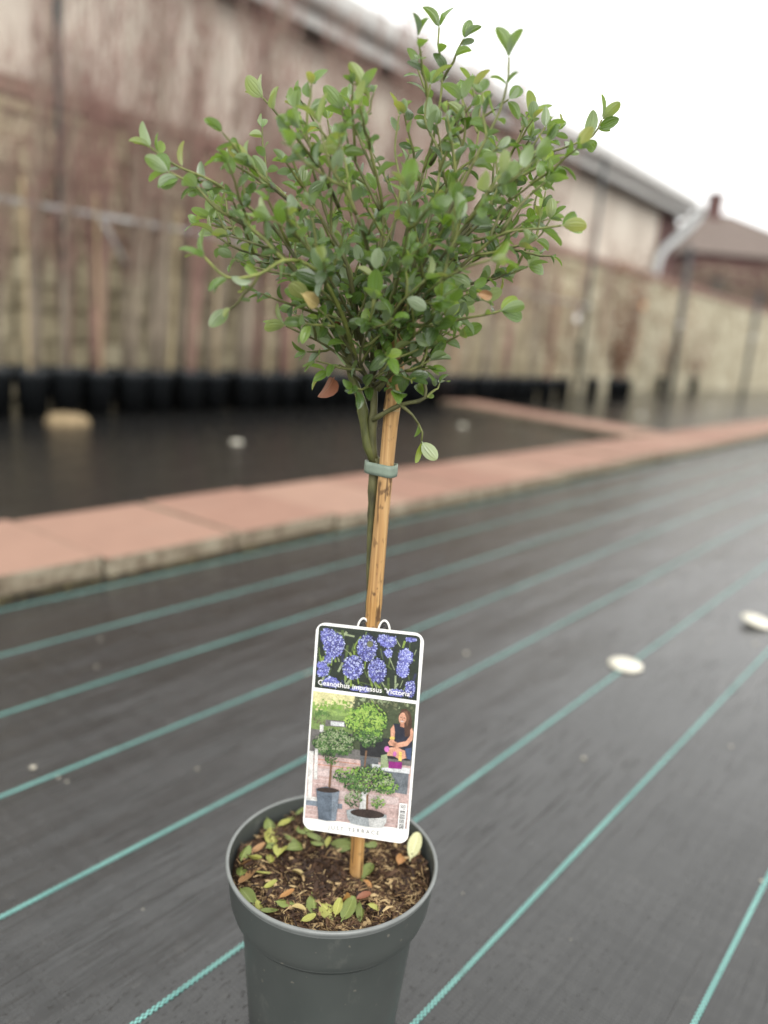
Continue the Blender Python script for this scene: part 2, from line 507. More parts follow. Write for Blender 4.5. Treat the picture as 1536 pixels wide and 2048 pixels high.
M = dict(
    fabric=mat_fabric(), bedfabric=mat_fabric('dark_reflection_fabric', 0.6), stripe=mat_stripe(), slab=mat_slab(), bamboo=mat_bamboo(), leaf=mat_leaf(), bark=mat_bark(),
    pot=mat_pot(), soil=mat_soil(), mulch=mat_mulch(), stone=mat_stone(), stone_far=mat_stone_far(), render=mat_render(),
    f_g=mat_fallen('fallen_green', (0.085, 0.14, 0.03), (0.20, 0.25, 0.065)),
    f_y=mat_fallen('fallen_yellow_green', (0.21, 0.24, 0.045), (0.40, 0.40, 0.10)),
    f_t=mat_fallen('fallen_straw', (0.32, 0.25, 0.09), (0.46, 0.37, 0.16)),
    f_b=mat_fallen('fallen_tan', (0.22, 0.11, 0.05), (0.40, 0.24, 0.11)),
    f_o=mat_fallen('fallen_orange', (0.26, 0.15, 0.04), (0.45, 0.20, 0.07)),
    f_r=mat_fallen('fallen_red_brown', (0.16, 0.055, 0.03), (0.27, 0.10, 0.05)),
    f_w=mat_fallen('fallen_cream', (0.48, 0.50, 0.26), (0.62, 0.62, 0.38)),
    rim=simple('rim_sky_highlight', (0.17, 0.18, 0.175), 0.30, 0.12, 60, 0.0, 0.6),  # paler than the pot: the lip's sky highlight is painted into this colour
    peg=simple('ivory_plastic', (0.66, 0.63, 0.53), 0.45, 0.16, 45),
    mortar=simple('mortar', (0.27, 0.235, 0.165), 0.95, 0.3, 20, 0.5, 0.2),
    coping=simple('red_brown_coping', (0.25, 0.165, 0.13), 0.85, 0.3, 9, 0.4, 0.25),
    steel=simple('dark_steel', (0.035, 0.040, 0.042), 0.55, 0.25, 12, 0.1),
    galv=simple('galvanised_tube', (0.36, 0.36, 0.35), 0.5, 0.06, 3, 0.0),
    gutter=simple('grey_gutter', (0.50, 0.49, 0.47), 0.55, 0.08, 5),
    fascia=simple('dark_timber', (0.06, 0.05, 0.05), 0.7, 0.2, 8, 0.2),
    rooftile=simple('brown_roof_tile', (0.15, 0.12, 0.105), 0.85, 0.25, 6, 0.4, 0.25),
    redbrick=simple('dark_red_brick', (0.11, 0.06, 0.055), 0.85, 0.25, 12, 0.3, 0.25),
    pipe=simple('pale_grey_pipe', (0.40, 0.42, 0.42), 0.45, 0.08, 8),
    nurspot=simple('black_pot_plastic', (0.018, 0.021, 0.024), 0.42, 0.2, 10),
    twig=simple('red_brown_twig', (0.27, 0.16, 0.135), 0.65, 0.35, 5, 0.1, 0.3),
    twig2=simple('grey_brown_stem', (0.26, 0.215, 0.165), 0.75, 0.3, 6, 0.1, 0.3),
    cane=simple('weathered_cane', (0.42, 0.33, 0.18), 0.6, 0.25, 9, 0.1),
    sand=simple('sandstone', (0.24, 0.18, 0.105), 0.9, 0.25, 14, 0.6, 0.25),
    drybrown=simple('dry_brown_leaf', (0.17, 0.085, 0.05), 0.75, 0.4, 25, 0.0, 0.3),
    tie=simple('green_tie_tape', (0.19, 0.24, 0.19), 0.4, 0.15, 120, 0.0),
    moss=simple('moss_and_grit', (0.16, 0.135, 0.065), 0.95, 0.5, 50, 0.3, 0.2),
    grit=simple('pale_grit', (0.42, 0.39, 0.32), 0.9, 0.3, 30, 0.0, 0.3),
    darkwire=simple('cable', (0.05, 0.05, 0.05), 0.6, 0.1, 4),
    card=simple('white_card', (0.80, 0.79, 0.76), 0.35, 0.02, 40),
    black=simple('black_plastic', (0.012, 0.012, 0.012), 0.4, 0.1, 40),
    haveg=simple('brown_hedge', (0.15, 0.115, 0.085), 0.9, 0.35, 3, 0.4, 0.2),
)

# ================================================================== measured centre lines of the shrub, metres
BRANCHES = [
    [(-0.0253, 0.6311, 0.5957), (-0.0403, 0.6247, 0.6346), (-0.0598, 0.6007, 0.6705), (-0.0907, 0.5927, 0.7139), (-0.1107, 0.5887, 0.7292), (-0.1373, 0.5847, 0.7452), (-0.1660, 0.5847, 0.7549), (-0.1832, 0.5847, 0.7650)],
    [(-0.0598, 0.6007, 0.6705), (-0.0792, 0.5967, 0.6905), (-0.1039, 0.5847, 0.7120), (-0.1350, 0.5767, 0.7273), (-0.1477, 0.5767, 0.7397), (-0.1672, 0.5767, 0.7483)],
    [(-0.0307, 0.6167, 0.6277), (-0.0432, 0.5847, 0.6638), (-0.0596, 0.5527, 0.6881), (-0.0782, 0.5367, 0.6918), (-0.0931, 0.5287, 0.6812), (-0.1145, 0.5287, 0.6774), (-0.1297, 0.5287, 0.6890)],
    [(-0.0309, 0.6247, 0.6431), (-0.0447, 0.6407, 0.6890), (-0.0643, 0.6487, 0.7418), (-0.0814, 0.6407, 0.7831), (-0.1017, 0.6407, 0.8049), (-0.1148, 0.6407, 0.8174)],
    [(-0.0180, 0.6247, 0.6284), (-0.0178, 0.6087, 0.6886), (-0.0174, 0.6007, 0.7375), (-0.0285, 0.5847, 0.7742), (-0.0363, 0.5847, 0.7964), (-0.0363, 0.5847, 0.8123)],
    [(-0.0152, 0.6247, 0.6286), (-0.0048, 0.6407, 0.6918), (0.0064, 0.6487, 0.7541), (0.0176, 0.6407, 0.8041), (0.0199, 0.6407, 0.8427), (0.0147, 0.6407, 0.8629), (0.0145, 0.6407, 0.8747)],
    [(-0.0146, 0.6247, 0.6365), (0.0104, 0.6007, 0.6900), (0.0312, 0.5847, 0.7384), (0.0480, 0.5767, 0.7776), (0.0592, 0.5767, 0.8038), (0.0626, 0.5767, 0.8260), (0.0618, 0.5767, 0.8367)],
    [(-0.0129, 0.6247, 0.6405), (0.0193, 0.6487, 0.6941), (0.0561, 0.6647, 0.7487), (0.0894, 0.6727, 0.7906), (0.1241, 0.6727, 0.8062), (0.1451, 0.6727, 0.8162), (0.1507, 0.6727, 0.8284)],
    [(-0.0106, 0.6247, 0.6367), (0.0228, 0.6087, 0.6804), (0.0560, 0.5927, 0.7137), (0.0720, 0.5847, 0.7259), (0.0966, 0.5847, 0.7304), (0.1114, 0.5847, 0.7334)],
    [(0.0688, 0.5863, 0.7242), (0.0760, 0.5847, 0.7381), (0.0870, 0.5847, 0.7523), (0.0966, 0.5847, 0.7613)],
    [(-0.0101, 0.6247, 0.6290), (0.0213, 0.6487, 0.6707), (0.0612, 0.6647, 0.6963), (0.0944, 0.6727, 0.7072), (0.1043, 0.6727, 0.7127)],
    [(-0.0122, 0.6167, 0.6056), (0.0142, 0.6007, 0.6426), (0.0383, 0.5847, 0.6606), (0.0625, 0.5767, 0.6675), (0.0731, 0.5767, 0.6710)],
    [(-0.0337, 0.6247, 0.6233), (-0.0557, 0.6167, 0.6374), (-0.0748, 0.6087, 0.6456), (-0.0858, 0.6087, 0.6497)],
    [(-0.0147, 0.6207, 0.5812), (0.0064, 0.6103, 0.5956), (0.0255, 0.6087, 0.6030), (0.0222, 0.6087, 0.6240), (0.0294, 0.6007, 0.6436), (0.0359, 0.5967, 0.6625)],
    [(0.0043, 0.6103, 0.5971), (0.0167, 0.6047, 0.5890), (0.0255, 0.6023, 0.5762), (0.0253, 0.6023, 0.5695)],
    [(-0.0220, 0.6247, 0.6281), (-0.0417, 0.6647, 0.6830), (-0.0715, 0.6887, 0.7275), (-0.1082, 0.6967, 0.7623), (-0.1343, 0.6967, 0.7783)],
    [(-0.0423, 0.6327, 0.6579), (-0.0726, 0.6407, 0.6870), (-0.1069, 0.6487, 0.7084), (-0.1354, 0.6487, 0.7179), (-0.1517, 0.6487, 0.7282)],
    [(-0.0185, 0.6247, 0.6362), (-0.0302, 0.6727, 0.6924), (-0.0478, 0.6967, 0.7504), (-0.0637, 0.7047, 0.7928), (-0.0717, 0.7047, 0.8217)],
    [(-0.0126, 0.6247, 0.6366), (-0.0012, 0.5687, 0.6936), (0.0027, 0.5367, 0.7258), (-0.0001, 0.5287, 0.7396)],
    [(-0.0148, 0.6247, 0.6403), (-0.0232, 0.5767, 0.6996), (-0.0383, 0.5527, 0.7350), (-0.0523, 0.5447, 0.7544), (-0.0602, 0.5447, 0.7782)],
    [(-0.0092, 0.6247, 0.6446), (0.0263, 0.5687, 0.7023), (0.0457, 0.5447, 0.7331), (0.0591, 0.5367, 0.7543)],
    [(-0.0131, 0.6247, 0.6443), (0.0149, 0.6887, 0.7132), (0.0369, 0.7047, 0.7656), (0.0551, 0.7127, 0.8086), (0.0560, 0.7127, 0.8421)],
    [(-0.0089, 0.6247, 0.6408), (0.0414, 0.6807, 0.6980), (0.0831, 0.7047, 0.7361), (0.1160, 0.7127, 0.7642)],
    [(-0.0205, 0.6247, 0.6360), (-0.0510, 0.5767, 0.6839), (-0.0708, 0.5527, 0.7070), (-0.0888, 0.5447, 0.7175)],
    [(-0.0148, 0.6247, 0.6403), (-0.0114, 0.6967, 0.7204), (-0.0066, 0.7127, 0.7721), (-0.0135, 0.7207, 0.8057), (-0.0121, 0.7207, 0.8330)],
    [(-0.0106, 0.6247, 0.6367), (0.0175, 0.5607, 0.6774), (0.0387, 0.5367, 0.6936), (0.0571, 0.5287, 0.7005)],
    [(-0.0129, 0.6247, 0.6405), (0.0161, 0.6247, 0.7218), (0.0346, 0.6247, 0.7734), (0.0391, 0.6167, 0.7980), (0.0352, 0.6167, 0.8197)],
    [(-0.0267, 0.6247, 0.6395), (-0.0428, 0.6007, 0.7006), (-0.0719, 0.6087, 0.7420), (-0.0863, 0.6087, 0.7705), (-0.0813, 0.6087, 0.7828)],
    [(-0.0126, 0.6247, 0.6366), (0.0124, 0.6007, 0.7115), (0.0224, 0.6087, 0.7728), (0.0090, 0.6167, 0.8044), (0.0107, 0.6167, 0.8281)],
    [(-0.0089, 0.6247, 0.6408), (0.0369, 0.6407, 0.7176), (0.0721, 0.6407, 0.7610), (0.0905, 0.6327, 0.7930), (0.1000, 0.6327, 0.8095)],
    [(-0.0209, 0.6247, 0.6124), (-0.0350, 0.6007, 0.6353), (-0.0494, 0.5767, 0.6559), (-0.0656, 0.5687, 0.6685)],
    [(-0.0149, 0.6247, 0.6129), (-0.0007, 0.5927, 0.6378), (0.0164, 0.5767, 0.6536), (0.0287, 0.5687, 0.6752)],
    [(-0.0166, 0.6207, 0.6090), (-0.0265, 0.5927, 0.6286), (-0.0214, 0.5687, 0.6507), (-0.0170, 0.5527, 0.6711)],
    [(-0.0115, 0.6247, 0.6210), (0.0111, 0.6567, 0.6461), (0.0431, 0.6727, 0.6732), (0.0683, 0.6807, 0.6835)],
    [(-0.0232, 0.6247, 0.6162), (-0.0504, 0.6487, 0.6376), (-0.0741, 0.6647, 0.6645), (-0.0931, 0.6727, 0.6880)],
    [(-0.0153, 0.6247, 0.6188), (-0.0083, 0.5847, 0.6410), (-0.0027, 0.5607, 0.6657), (0.0162, 0.5447, 0.6862)],
    [(-0.0165, 0.6247, 0.6068), (-0.0031, 0.6007, 0.6187), (0.0136, 0.5927, 0.6248), (0.0255, 0.5927, 0.6316)],
    [(-0.0248, 0.6247, 0.6102), (-0.0344, 0.6087, 0.6180), (-0.0419, 0.6007, 0.6235), (-0.0513, 0.6007, 0.6183)],
    [(-0.0199, 0.6247, 0.5966), (-0.0181, 0.6007, 0.6119), (-0.0072, 0.5887, 0.6245), (-0.0007, 0.5847, 0.6379)],
    [(-0.0591, 0.6247, 0.6868), (-0.0949, 0.6247, 0.6992), (-0.1229, 0.6087, 0.7029), (-0.1421, 0.6087, 0.7124)],
    [(0.0289, 0.6247, 0.7079), (0.0625, 0.6087, 0.7408), (0.0886, 0.6007, 0.7620), (0.0961, 0.6007, 0.7761)],
    [(0.0381, 0.6487, 0.7109), (0.0773, 0.6487, 0.7213), (0.1043, 0.6487, 0.7308), (0.1144, 0.6487, 0.7466)],
    [(-0.0780, 0.6007, 0.7333), (-0.0981, 0.5847, 0.7463), (-0.1128, 0.5847, 0.7586)],
    [(-0.0492, 0.6087, 0.7366), (-0.0632, 0.5847, 0.7619), (-0.0773, 0.5767, 0.7819)],
    [(0.0551, 0.6567, 0.7513), (0.0764, 0.6647, 0.7881), (0.0891, 0.6647, 0.8186), (0.0924, 0.6647, 0.8243)],
    [(-0.0192, 0.6007, 0.7374), (-0.0443, 0.6087, 0.7785), (-0.0490, 0.6087, 0.7951), (-0.0518, 0.6087, 0.8050)],
    [(0.0158, 0.6407, 0.7790), (0.0317, 0.6247, 0.8046), (0.0449, 0.6247, 0.8226), (0.0424, 0.6247, 0.8299)],
    [(-0.0407, 0.6407, 0.6893), (-0.0868, 0.6807, 0.7133), (-0.1325, 0.6967, 0.7242), (-0.1543, 0.6967, 0.7349)],
]

FALLEN = [
    (-0.0841, 0.7033, 0.80, 0.0156, 'g'),
    (-0.0767, 0.6780, 0.66, 0.0128, 'y'),
    (-0.0964, 0.6780, -1.07, 0.0180, 'g'),
    (-0.0865, 0.6602, -1.30, 0.0252, 'y'),
    (-0.0648, 0.6559, -0.21, 0.0164, 'g'),
    (-0.0615, 0.6417, 0.74, 0.0172, 'g'),
    (-0.0738, 0.6381, 1.42, 0.0203, 'y'),
    (-0.0820, 0.6318, 1.61, 0.0147, 'y'),
    (-0.0826, 0.6448, 0.87, 0.0145, 'g'),
    (-0.0501, 0.6680, 1.04, 0.0131, 'g'),
    (-0.0574, 0.6671, -0.97, 0.0141, 'g'),
    (-0.0428, 0.6607, 0.25, 0.0190, 'g'),
    (-0.0411, 0.6518, -0.28, 0.0120, 'g'),
    (-0.0295, 0.6509, 1.30, 0.0104, 'y'),
    (-0.0206, 0.6575, -0.02, 0.0232, 'g'),
    (-0.0123, 0.6642, -0.75, 0.0139, 'g'),
    (-0.0946, 0.6315, 0.51, 0.0127, 'b'),
    (-0.1073, 0.6247, 1.40, 0.0152, 'g'),
    (-0.1051, 0.6136, 1.46, 0.0208, 'b'),
    (-0.0957, 0.6146, -0.90, 0.0166, 'y'),
    (-0.0850, 0.6003, 0.49, 0.0135, 'y'),
    (-0.0539, 0.6100, -0.38, 0.0131, 't'),
    (-0.1105, 0.6099, 1.59, 0.0156, 'g'),
    (-0.0985, 0.6002, 0.95, 0.0180, 'b'),
    (-0.0951, 0.5824, -0.88, 0.0206, 'g'),
    (-0.0754, 0.5863, 0.10, 0.0104, 'y'),
    (-0.0826, 0.5708, -1.02, 0.0103, 'y'),
    (-0.0732, 0.5611, -0.14, 0.0129, 'g'),
    (-0.0593, 0.5705, 0.58, 0.0119, 'o'),
    (-0.0598, 0.5651, 0.10, 0.0139, 'g'),
    (-0.0354, 0.5766, -1.28, 0.0196, 'g'),
    (-0.0245, 0.5705, -0.85, 0.0170, 'y'),
    (-0.0122, 0.5799, -0.69, 0.0206, 'o'),
    (-0.0063, 0.5687, 1.24, 0.0218, 'g'),
    (-0.0147, 0.5688, 1.39, 0.0138, 'y'),
    (0.0063, 0.5736, -1.27, 0.0154, 'g'),
    (0.0181, 0.5712, 0.44, 0.0150, 'y'),
    (0.0066, 0.5831, 0.10, 0.0118, 'r'),
    (-0.0386, 0.5525, 0.56, 0.0078, 'y'),
    (-0.0478, 0.5610, 0.10, 0.0088, 't'),
    (0.0096, 0.6069, -0.82, 0.0111, 'o'),
    (0.0404, 0.6433, 1.22, 0.0125, 'o'),
    (0.0645, 0.6582, 1.31, 0.0226, 'w'),
    (0.0089, 0.6260, 1.11, 0.0150, 'g'),
    (0.0055, 0.6236, 1.38, 0.0121, 'g'),
    (0.0099, 0.6576, 0.98, 0.0152, 'g'),
    (0.0513, 0.6883, -0.44, 0.0078, 'w'),
    (-0.0735, 0.7164, 0.68, 0.0103, 'g'),
]

# ================================================================== the setting: fabric ground, paths
mb = MB()
mb.add([(-120, -120, 0), (160, -120, 0), (160, 160, 0), (-120, 160, 0)], [(0, 1, 2, 3)])
ground = mb.build('ground', M['fabric'], rot=(0, 0, ROW))
tag(ground, 'black woven ground fabric with teal marker stripes', None, None, 'structure')
mb = MB()
mb.add([(-20, 2.0, 0.004), (40, 2.0, 0.004), (40, 5.95, 0.004), (-20, 5.95, 0.004)], [(0, 1, 2, 3)])
bed = mb.build('planting_bed', M['bedfabric'], rot=(0, 0, ROW))  # same fabric, darkened in colour to imitate its reflection of dark surroundings
tag(bed, 'dark fabric bed between the red slabs and the wall', None, None, 'structure')
STRIPES = [1.648, 1.416, 1.186, 0.966, 0.748, 0.530, 0.331, 0.129, -0.075, -0.28]
for i, s in enumerate(STRIPES):
    mb = MB()
    n = 60
    a0, a1 = -1.5, 18.0
    vs, fs = [], []
    ph = random.uniform(0, 6)
    for k in range(n + 1):
        a = a0 + (a1 - a0) * (k / n) ** 1.6
        w = 0.0026
        sw = 0.0025 * math.sin(a * 1.7 + ph)
        vs += [(a, sw - w, -0.001), (a, sw - w, 0.0012), (a, sw + w, 0.0012), (a, sw + w, -0.001)]
    for k in range(n):
        b = 4 * k
        fs += [(b, b + 4, b + 5, b + 1), (b + 1, b + 5, b + 6, b + 2), (b + 2, b + 6, b + 7, b + 3)]
    mb.add(vs, fs)
    mb.build('stripe', M['stripe'], ground, loc=(0, s, 0))

def slab_mesh(i, la, ls):
    mb = MB()
    mb.box((0, 0, 0), (la, ls, 0.052))
    me = mb.mesh('slab', M['slab'])
    bevel(me, 0.006, 2)
    return me
slab_meshes = [slab_mesh(i, 0.421, 0.49) for i in range(3)]
mb = MB()
mb.box((14, 0, 0.007), (32.4, 0.44, 0.02))
path = mb.build('path', M['mortar'], loc=W(0, 1.945), rot=(0, 0, ROW))
tag(path, 'raised path of red concrete slabs between the fabric beds', None, None, 'structure')
for k in range(72):
    a = 1.03 - 0.435 * 6 + 0.435 * (k + 0.5)
    o = link('slab', slab_meshes[k % 3], path, (a, random.uniform(-0.012, 0.012), 0.032 + random.uniform(-0.003, 0.004)),
             (random.uniform(-0.008, 0.008), random.uniform(-0.006, 0.006), random.uniform(-0.012, 0.012) + (math.pi if k % 2 else 0)))
cross_rz = math.atan2(2.55, 0.95)
mb = MB()
mb.box((1.15, 0, 0.007), (2.25, 0.5, 0.02))
path2 = mb.build('path', M['mortar'], loc=W(6.22, 2.28), rot=(0, 0, ROW + cross_rz))
tag(path2, 'side path of red slabs running to the pots', None, None, 'structure')
sm2 = slab_mesh(0, 0.425, 0.52)
for k in range(6):
    link('slab', sm2, path2, (0.03 + 0.435 * (k + 0.0) + 0.13, random.uniform(-0.01, 0.01), 0.031 + random.uniform(-0.003, 0.003)),
         (random.uniform(-0.008, 0.008), random.uniform(-0.006, 0.006), random.uniform(-0.012, 0.012)))

# grit and moss gathered along the foot of the slabs
mb = MB()
for k in range(900):
    a = 0.2 + 6.5 * random.random() ** 1.6
    s = 1.694 - abs(random.gauss(0, 0.008)) + 0.004
    r = random.uniform(0.0015, 0.006)
    c = Vector((a, s, r * 0.5))
    vs = [c + Vector((random.uniform(.6, 1.2) * r * dx, random.uniform(.6, 1.2) * r * dy, random.uniform(.5, 1) * r * dz)) for dx, dy, dz in ((1, 0, 0), (-1, 0, 0), (0, 1, 0), (0, -1, 0), (0, 0, 1), (0, 0, -0.5))]
    mb.add(vs, [(0, 2, 4), (2, 1, 4), (1, 3, 4), (3, 0, 4), (2, 0, 5), (1, 2, 5), (3, 1, 5), (0, 3, 5)])
mo = mb.build('moss', M['moss'], rot=(0, 0, ROW))
tag(mo, 'brown moss and grit along the foot of the red slabs', 'moss', None, 'stuff')
mb = MB()
for k in range(130):
    a, s = random.uniform(0.2, 3.6), random.uniform(-0.2, 1.66)
    r = random.choice([0.001, 0.0015, 0.002, 0.0035, 0.006]) * random.uniform(0.6, 1.1)
    c = Vector((a, s, r * 0.35))
    vs = [c + Vector((random.uniform(.6, 1.2) * r * dx, random.uniform(.6, 1.2) * r * dy, random.uniform(.4, .8) * r * dz)) for dx, dy, dz in ((1, 0, 0), (-1, 0, 0), (0, 1, 0), (0, -1, 0), (0, 0, 1), (0, 0, -0.5))]
    mb.add(vs, [(0, 2, 4), (2, 1, 4), (1, 3, 4), (3, 0, 4), (2, 0, 5), (1, 2, 5), (3, 1, 5), (0, 3, 5)])
go = mb.build('grit', M['grit'], rot=(0, 0, ROW))
tag(go, 'pale crumbs of grit scattered over the ground fabric', 'grit', None, 'stuff')

# ------------------------------------------------------------------ pegs that pin the fabric down
prof = [(0.0, 0.0078), (0.0055, 0.0078), (0.0065, 0.0098), (0.009, 0.0102), (0.022, 0.0090), (0.031, 0.0065), (0.0355, 0.0035), (0.036, 0.0005), (0.034, -0.001), (0.0, -0.001)]
pm = MB()
pm.lathe(prof, 32)
pm.tube([(0, 0, 0.0), (0, 0, -0.12)], [0.004, 0.001], 8)
peg_me = pm.mesh('fixing_peg', M['peg'], True)
PEGS = [((0.54, 1.549), (0, 0), 'round ivory plastic peg on the teal stripe right of the plant label', 1.0),
        ((0.975, 1.884), (0.10, 0.16), 'ivory plastic peg tilted in the fabric at the right edge of the picture', 1.05),
        ((-0.885, 4.446), (0, 0), 'white round peg in the dark bed left of the bamboo stake', 1.0),
        ((0.59, 6.326), (0, 0), 'white round peg in the dark bed right of the bamboo stake, before the side path', 1.0),
        ((2.92, 9.083), (0, 0), 'far pale peg just beyond the side path', 1.2),
        ((4.812, 11.741), (0, 0), 'farthest pale peg, near the wall on the right', 1.2)]
for (x, y), (rx, ry), lab, sc in PEGS:
    o = link('fixing_peg', peg_me, None, (x, y, 0.0015 + 0.036 * (abs(rx) + abs(ry)) * 0.7), (rx, ry, 0))
    o.scale = (sc, sc, sc)
    tag(o, lab, 'peg', 'pegs pinning the ground fabric')

# ------------------------------------------------------------------ stone boundary wall
wall = empty('stone_wall', W(0, 5.9), ROW)
tag(wall, 'long cream stone boundary wall behind the row of black pots', 'wall')
mb = MB()
mb.box((6.0, 0.235, 1.06), (13.0, 0.41, 2.14))
mb.build('wall_core', M['mortar'], wall)
mb = MB()
mb.box((27.4, 0.21, 1.07), (29.6, 0.42, 2.16))
mb.build('wall_far_length', M['stone_far'], wall)
mb = MB()
for k in range(106):
    a = -0.3 + 0.4 * (k + 0.5)
    mb.box((a, 0.21, 2.205 + random.uniform(-0.006, 0.006)), (0.392, 0.5, 0.12), rot=Matrix.Rotation(random.uniform(-0.01, 0.01), 3, 'Z'))
mb.build('coping', M['coping'], wall)
def stone_mesh():
    mb = MB()
    mb.box((0, 0, 0), (1, 1, 1))
    me = mb.mesh('stone', M['stone'])
    bm = bmesh.new()
    bm.from_mesh(me)
    bmesh.ops.remove_doubles(bm, verts=bm.verts, dist=1e-6)
    for v in bm.verts:
        v.co += Vector((random.uniform(-0.06, 0.06), random.uniform(-0.04, 0.04), random.uniform(-0.07, 0.07)))
    bmesh.ops.bevel(bm, geom=list(bm.edges), offset=0.07, segments=1, profile=0.5, affect='EDGES', clamp_overlap=True)
    bm.to_mesh(me)
    bm.free()
    return me
stone_meshes = [stone_mesh() for _ in range(8)]
row_h = [0.24, 0.20, 0.22, 0.19, 0.22, 0.18, 0.21, 0.19, 0.20, 0.18, 0.10]
z = 0.0
cnt = 0
for h in row_h:
    a = 2.0 + random.uniform(-0.3, 0.1)
    while a < 12.3 and cnt < 300:
        la = random.uniform(0.26, 0.52)
        o = link('stone', random.choice(stone_meshes), wall, (a + la / 2, 0.06, z + h / 2 + 0.0), (0, 0, math.pi * random.randint(0, 1)))
        o.scale = (la - 0.02, 0.15 + random.uniform(-0.02, 0.03), h - 0.018)
        a += la
        cnt += 1
    z += h

# ------------------------------------------------------------------ long outbuilding over the wall
bld = empty('outbuilding', W(0, 6.34), ROW)
tag(bld, 'long low outbuilding with cream rendered wall, grey gutter and swan-neck downpipe', 'building')
mb = MB()
mb.box((7.5, 2.5, 1.9), (18.0, 5.0, 3.7))
mb.build('wall', M['render'], bld)
mb = MB()
mb.box((7.6, -0.14, 3.62), (19.6, 0.28, 0.06))
mb.build('soffit', M['fascia'], bld)
mb = MB()
mb.box((7.6, -0.30, 3.70), (19.6, 0.03, 0.22))
mb.build('fascia', M['gutter'], bld)
mb = MB()
gp = []
for k in range(9):
    t = math.pi * k / 8
    gp.append((-0.40 - 0.085 * math.cos(t), 3.86 - 0.13 * math.sin(t)))
vs, fs = [], []
for aa in (-2.2, 17.75):
    vs += [(aa, y, zz) for y, zz in gp]
    vs += [(aa, y * 0.985 - 0.006, zz + 0.012) for y, zz in reversed(gp)]
n = len(gp) * 2
fs = [(k, (k + 1) % n, n + (k + 1) % n, n + k) for k in range(n)]
mb.add(vs, fs + [tuple(range(n)), tuple(n + k for k in reversed(range(n)))])
mb.build('gutter', M['gutter'], bld, smooth=False)
mb = MB()
vs = [(-2.2, -0.36, 3.84), (17.6, -0.36, 3.84), (17.6, 2.5, 4.75), (-2.2, 2.5, 4.75), (17.6, 5.4, 3.8), (-2.2, 5.4, 3.8)]
vs += [(x, y, zz + 0.17) for x, y, zz in vs]
mb.add(vs, [(6, 7, 8, 9), (9, 8, 10, 11), (0, 3, 2, 1), (3, 5, 4, 2), (0, 1, 7, 6), (5, 11, 10, 4), (1, 2, 8, 7), (2, 4, 10, 8), (0, 6, 9, 3), (3, 9, 11, 5)])
mb.build('roof', M['gutter'], bld)
mb = MB()
mb.box((17.02, 0.16, 2.86), (1.02, 0.36, 1.46))
mb.build('brick_band', M['redbrick'], bld)
mb = MB()
mb.tube([(17.68, -0.40, 3.80), (17.68, -0.38, 3.66), (17.5, -0.34, 3.50), (16.45, -0.24, 2.90), (16.2, -0.22, 2.68), (16.15, -0.22, 2.42), (16.15, -0.22, 2.20)], 0.075, 12)
mb.build('downpipe', M['pipe'], bld, smooth=True)

# ------------------------------------------------------------------ house far beyond, at the right
hs = empty('far_house', (14.6, 37.0, 0), R(8))
tag(hs, 'far house with brown roof and small brick chimney at the right', 'house')
mb = MB()
mb.box((0.6, 0, 2.6), (7.2, 5.4, 5.2))
mb.build('wall', M['redbrick'], hs)
mb = MB()
vs = [(-3.3, -3.0, 5.1), (4.6, -3.0, 5.1), (4.6, 3.0, 5.1), (-3.3, 3.0, 5.1), (-1.6, 0, 7.2), (0.0, 0, 7.2)]
mb.add(vs, [(0, 1, 5, 4), (1, 2, 5), (2, 3, 4, 5), (3, 0, 4), (0, 3, 2, 1)])
rf = mb.build('roof', M['rooftile'], hs)
mb = MB()
mb.box((-0.95, -0.2, 7.35), (0.5, 0.5, 1.15))
mb.box((-0.95, -0.2, 7.96), (0.6, 0.6, 0.09))
mb.build('chimney', M['redbrick'], rf)
mb = MB()
mb.box((-1.5, -2.72, 3.6), (0.9, 0.06, 1.1))
mb.build('window', M['steel'], hs)
# brown hedge before that house
mb = MB()
for k in range(2600):
    c = Vector((random.uniform(-3.5, 6), random.gauss(0, 0.5), random.uniform(0, 1) ** 0.8 * 4.3 + random.gauss(0, .15)))
    d = Vector((random.gauss(0, 1), random.gauss(0, 1), random.gauss(0, 1))).normalized() * 0.13
    e = d.orthogonal() * 0.7
    mb.add([c - d, c + e, c + d, c - e], [(0, 1, 2, 3)])
hd = empty('hedge', (14.0, 31.5, 0), R(20))
tag(hd, 'tall brown leafless hedge before the far house', 'hedge')
mb.build('crown', M['haveg'], hd)
mb = MB()
for k in range(14):
    x = -3.3 + k * 0.7
    mb.tube([(x, 0, 0), (x + random.uniform(-.1, .1), 0.05, 2.0), (x + random.uniform(-.3, .3), 0, 3.6)], [0.05, 0.035, 0.012], 6)
mb.build('trunk', M['twig2'], hd)

# ------------------------------------------------------------------ overhead cables
for i, (p0, p1, lab) in enumerate([((-6, 25, 6.9), (26, 25, 13.3), 'upper overhead cable crossing the white sky at the right'),
                                   ((-6, 25, 7.6), (26, 25, 8.3), 'lower overhead cable crossing the white sky, nearly level')]):
    mb = MB()
    pts = []
    for k in range(25):
        t = k / 24
        p = Vector(p0).lerp(Vector(p1), t)
        p.z -= 0.5 * 4 * t * (1 - t) * 0.4 - 0.15
        pts.append(p)
    mb.tube(pts, 0.034, 6)
    tag(mb.build('overhead_cable', M['darkwire']), lab, 'cable', 'overhead cables')

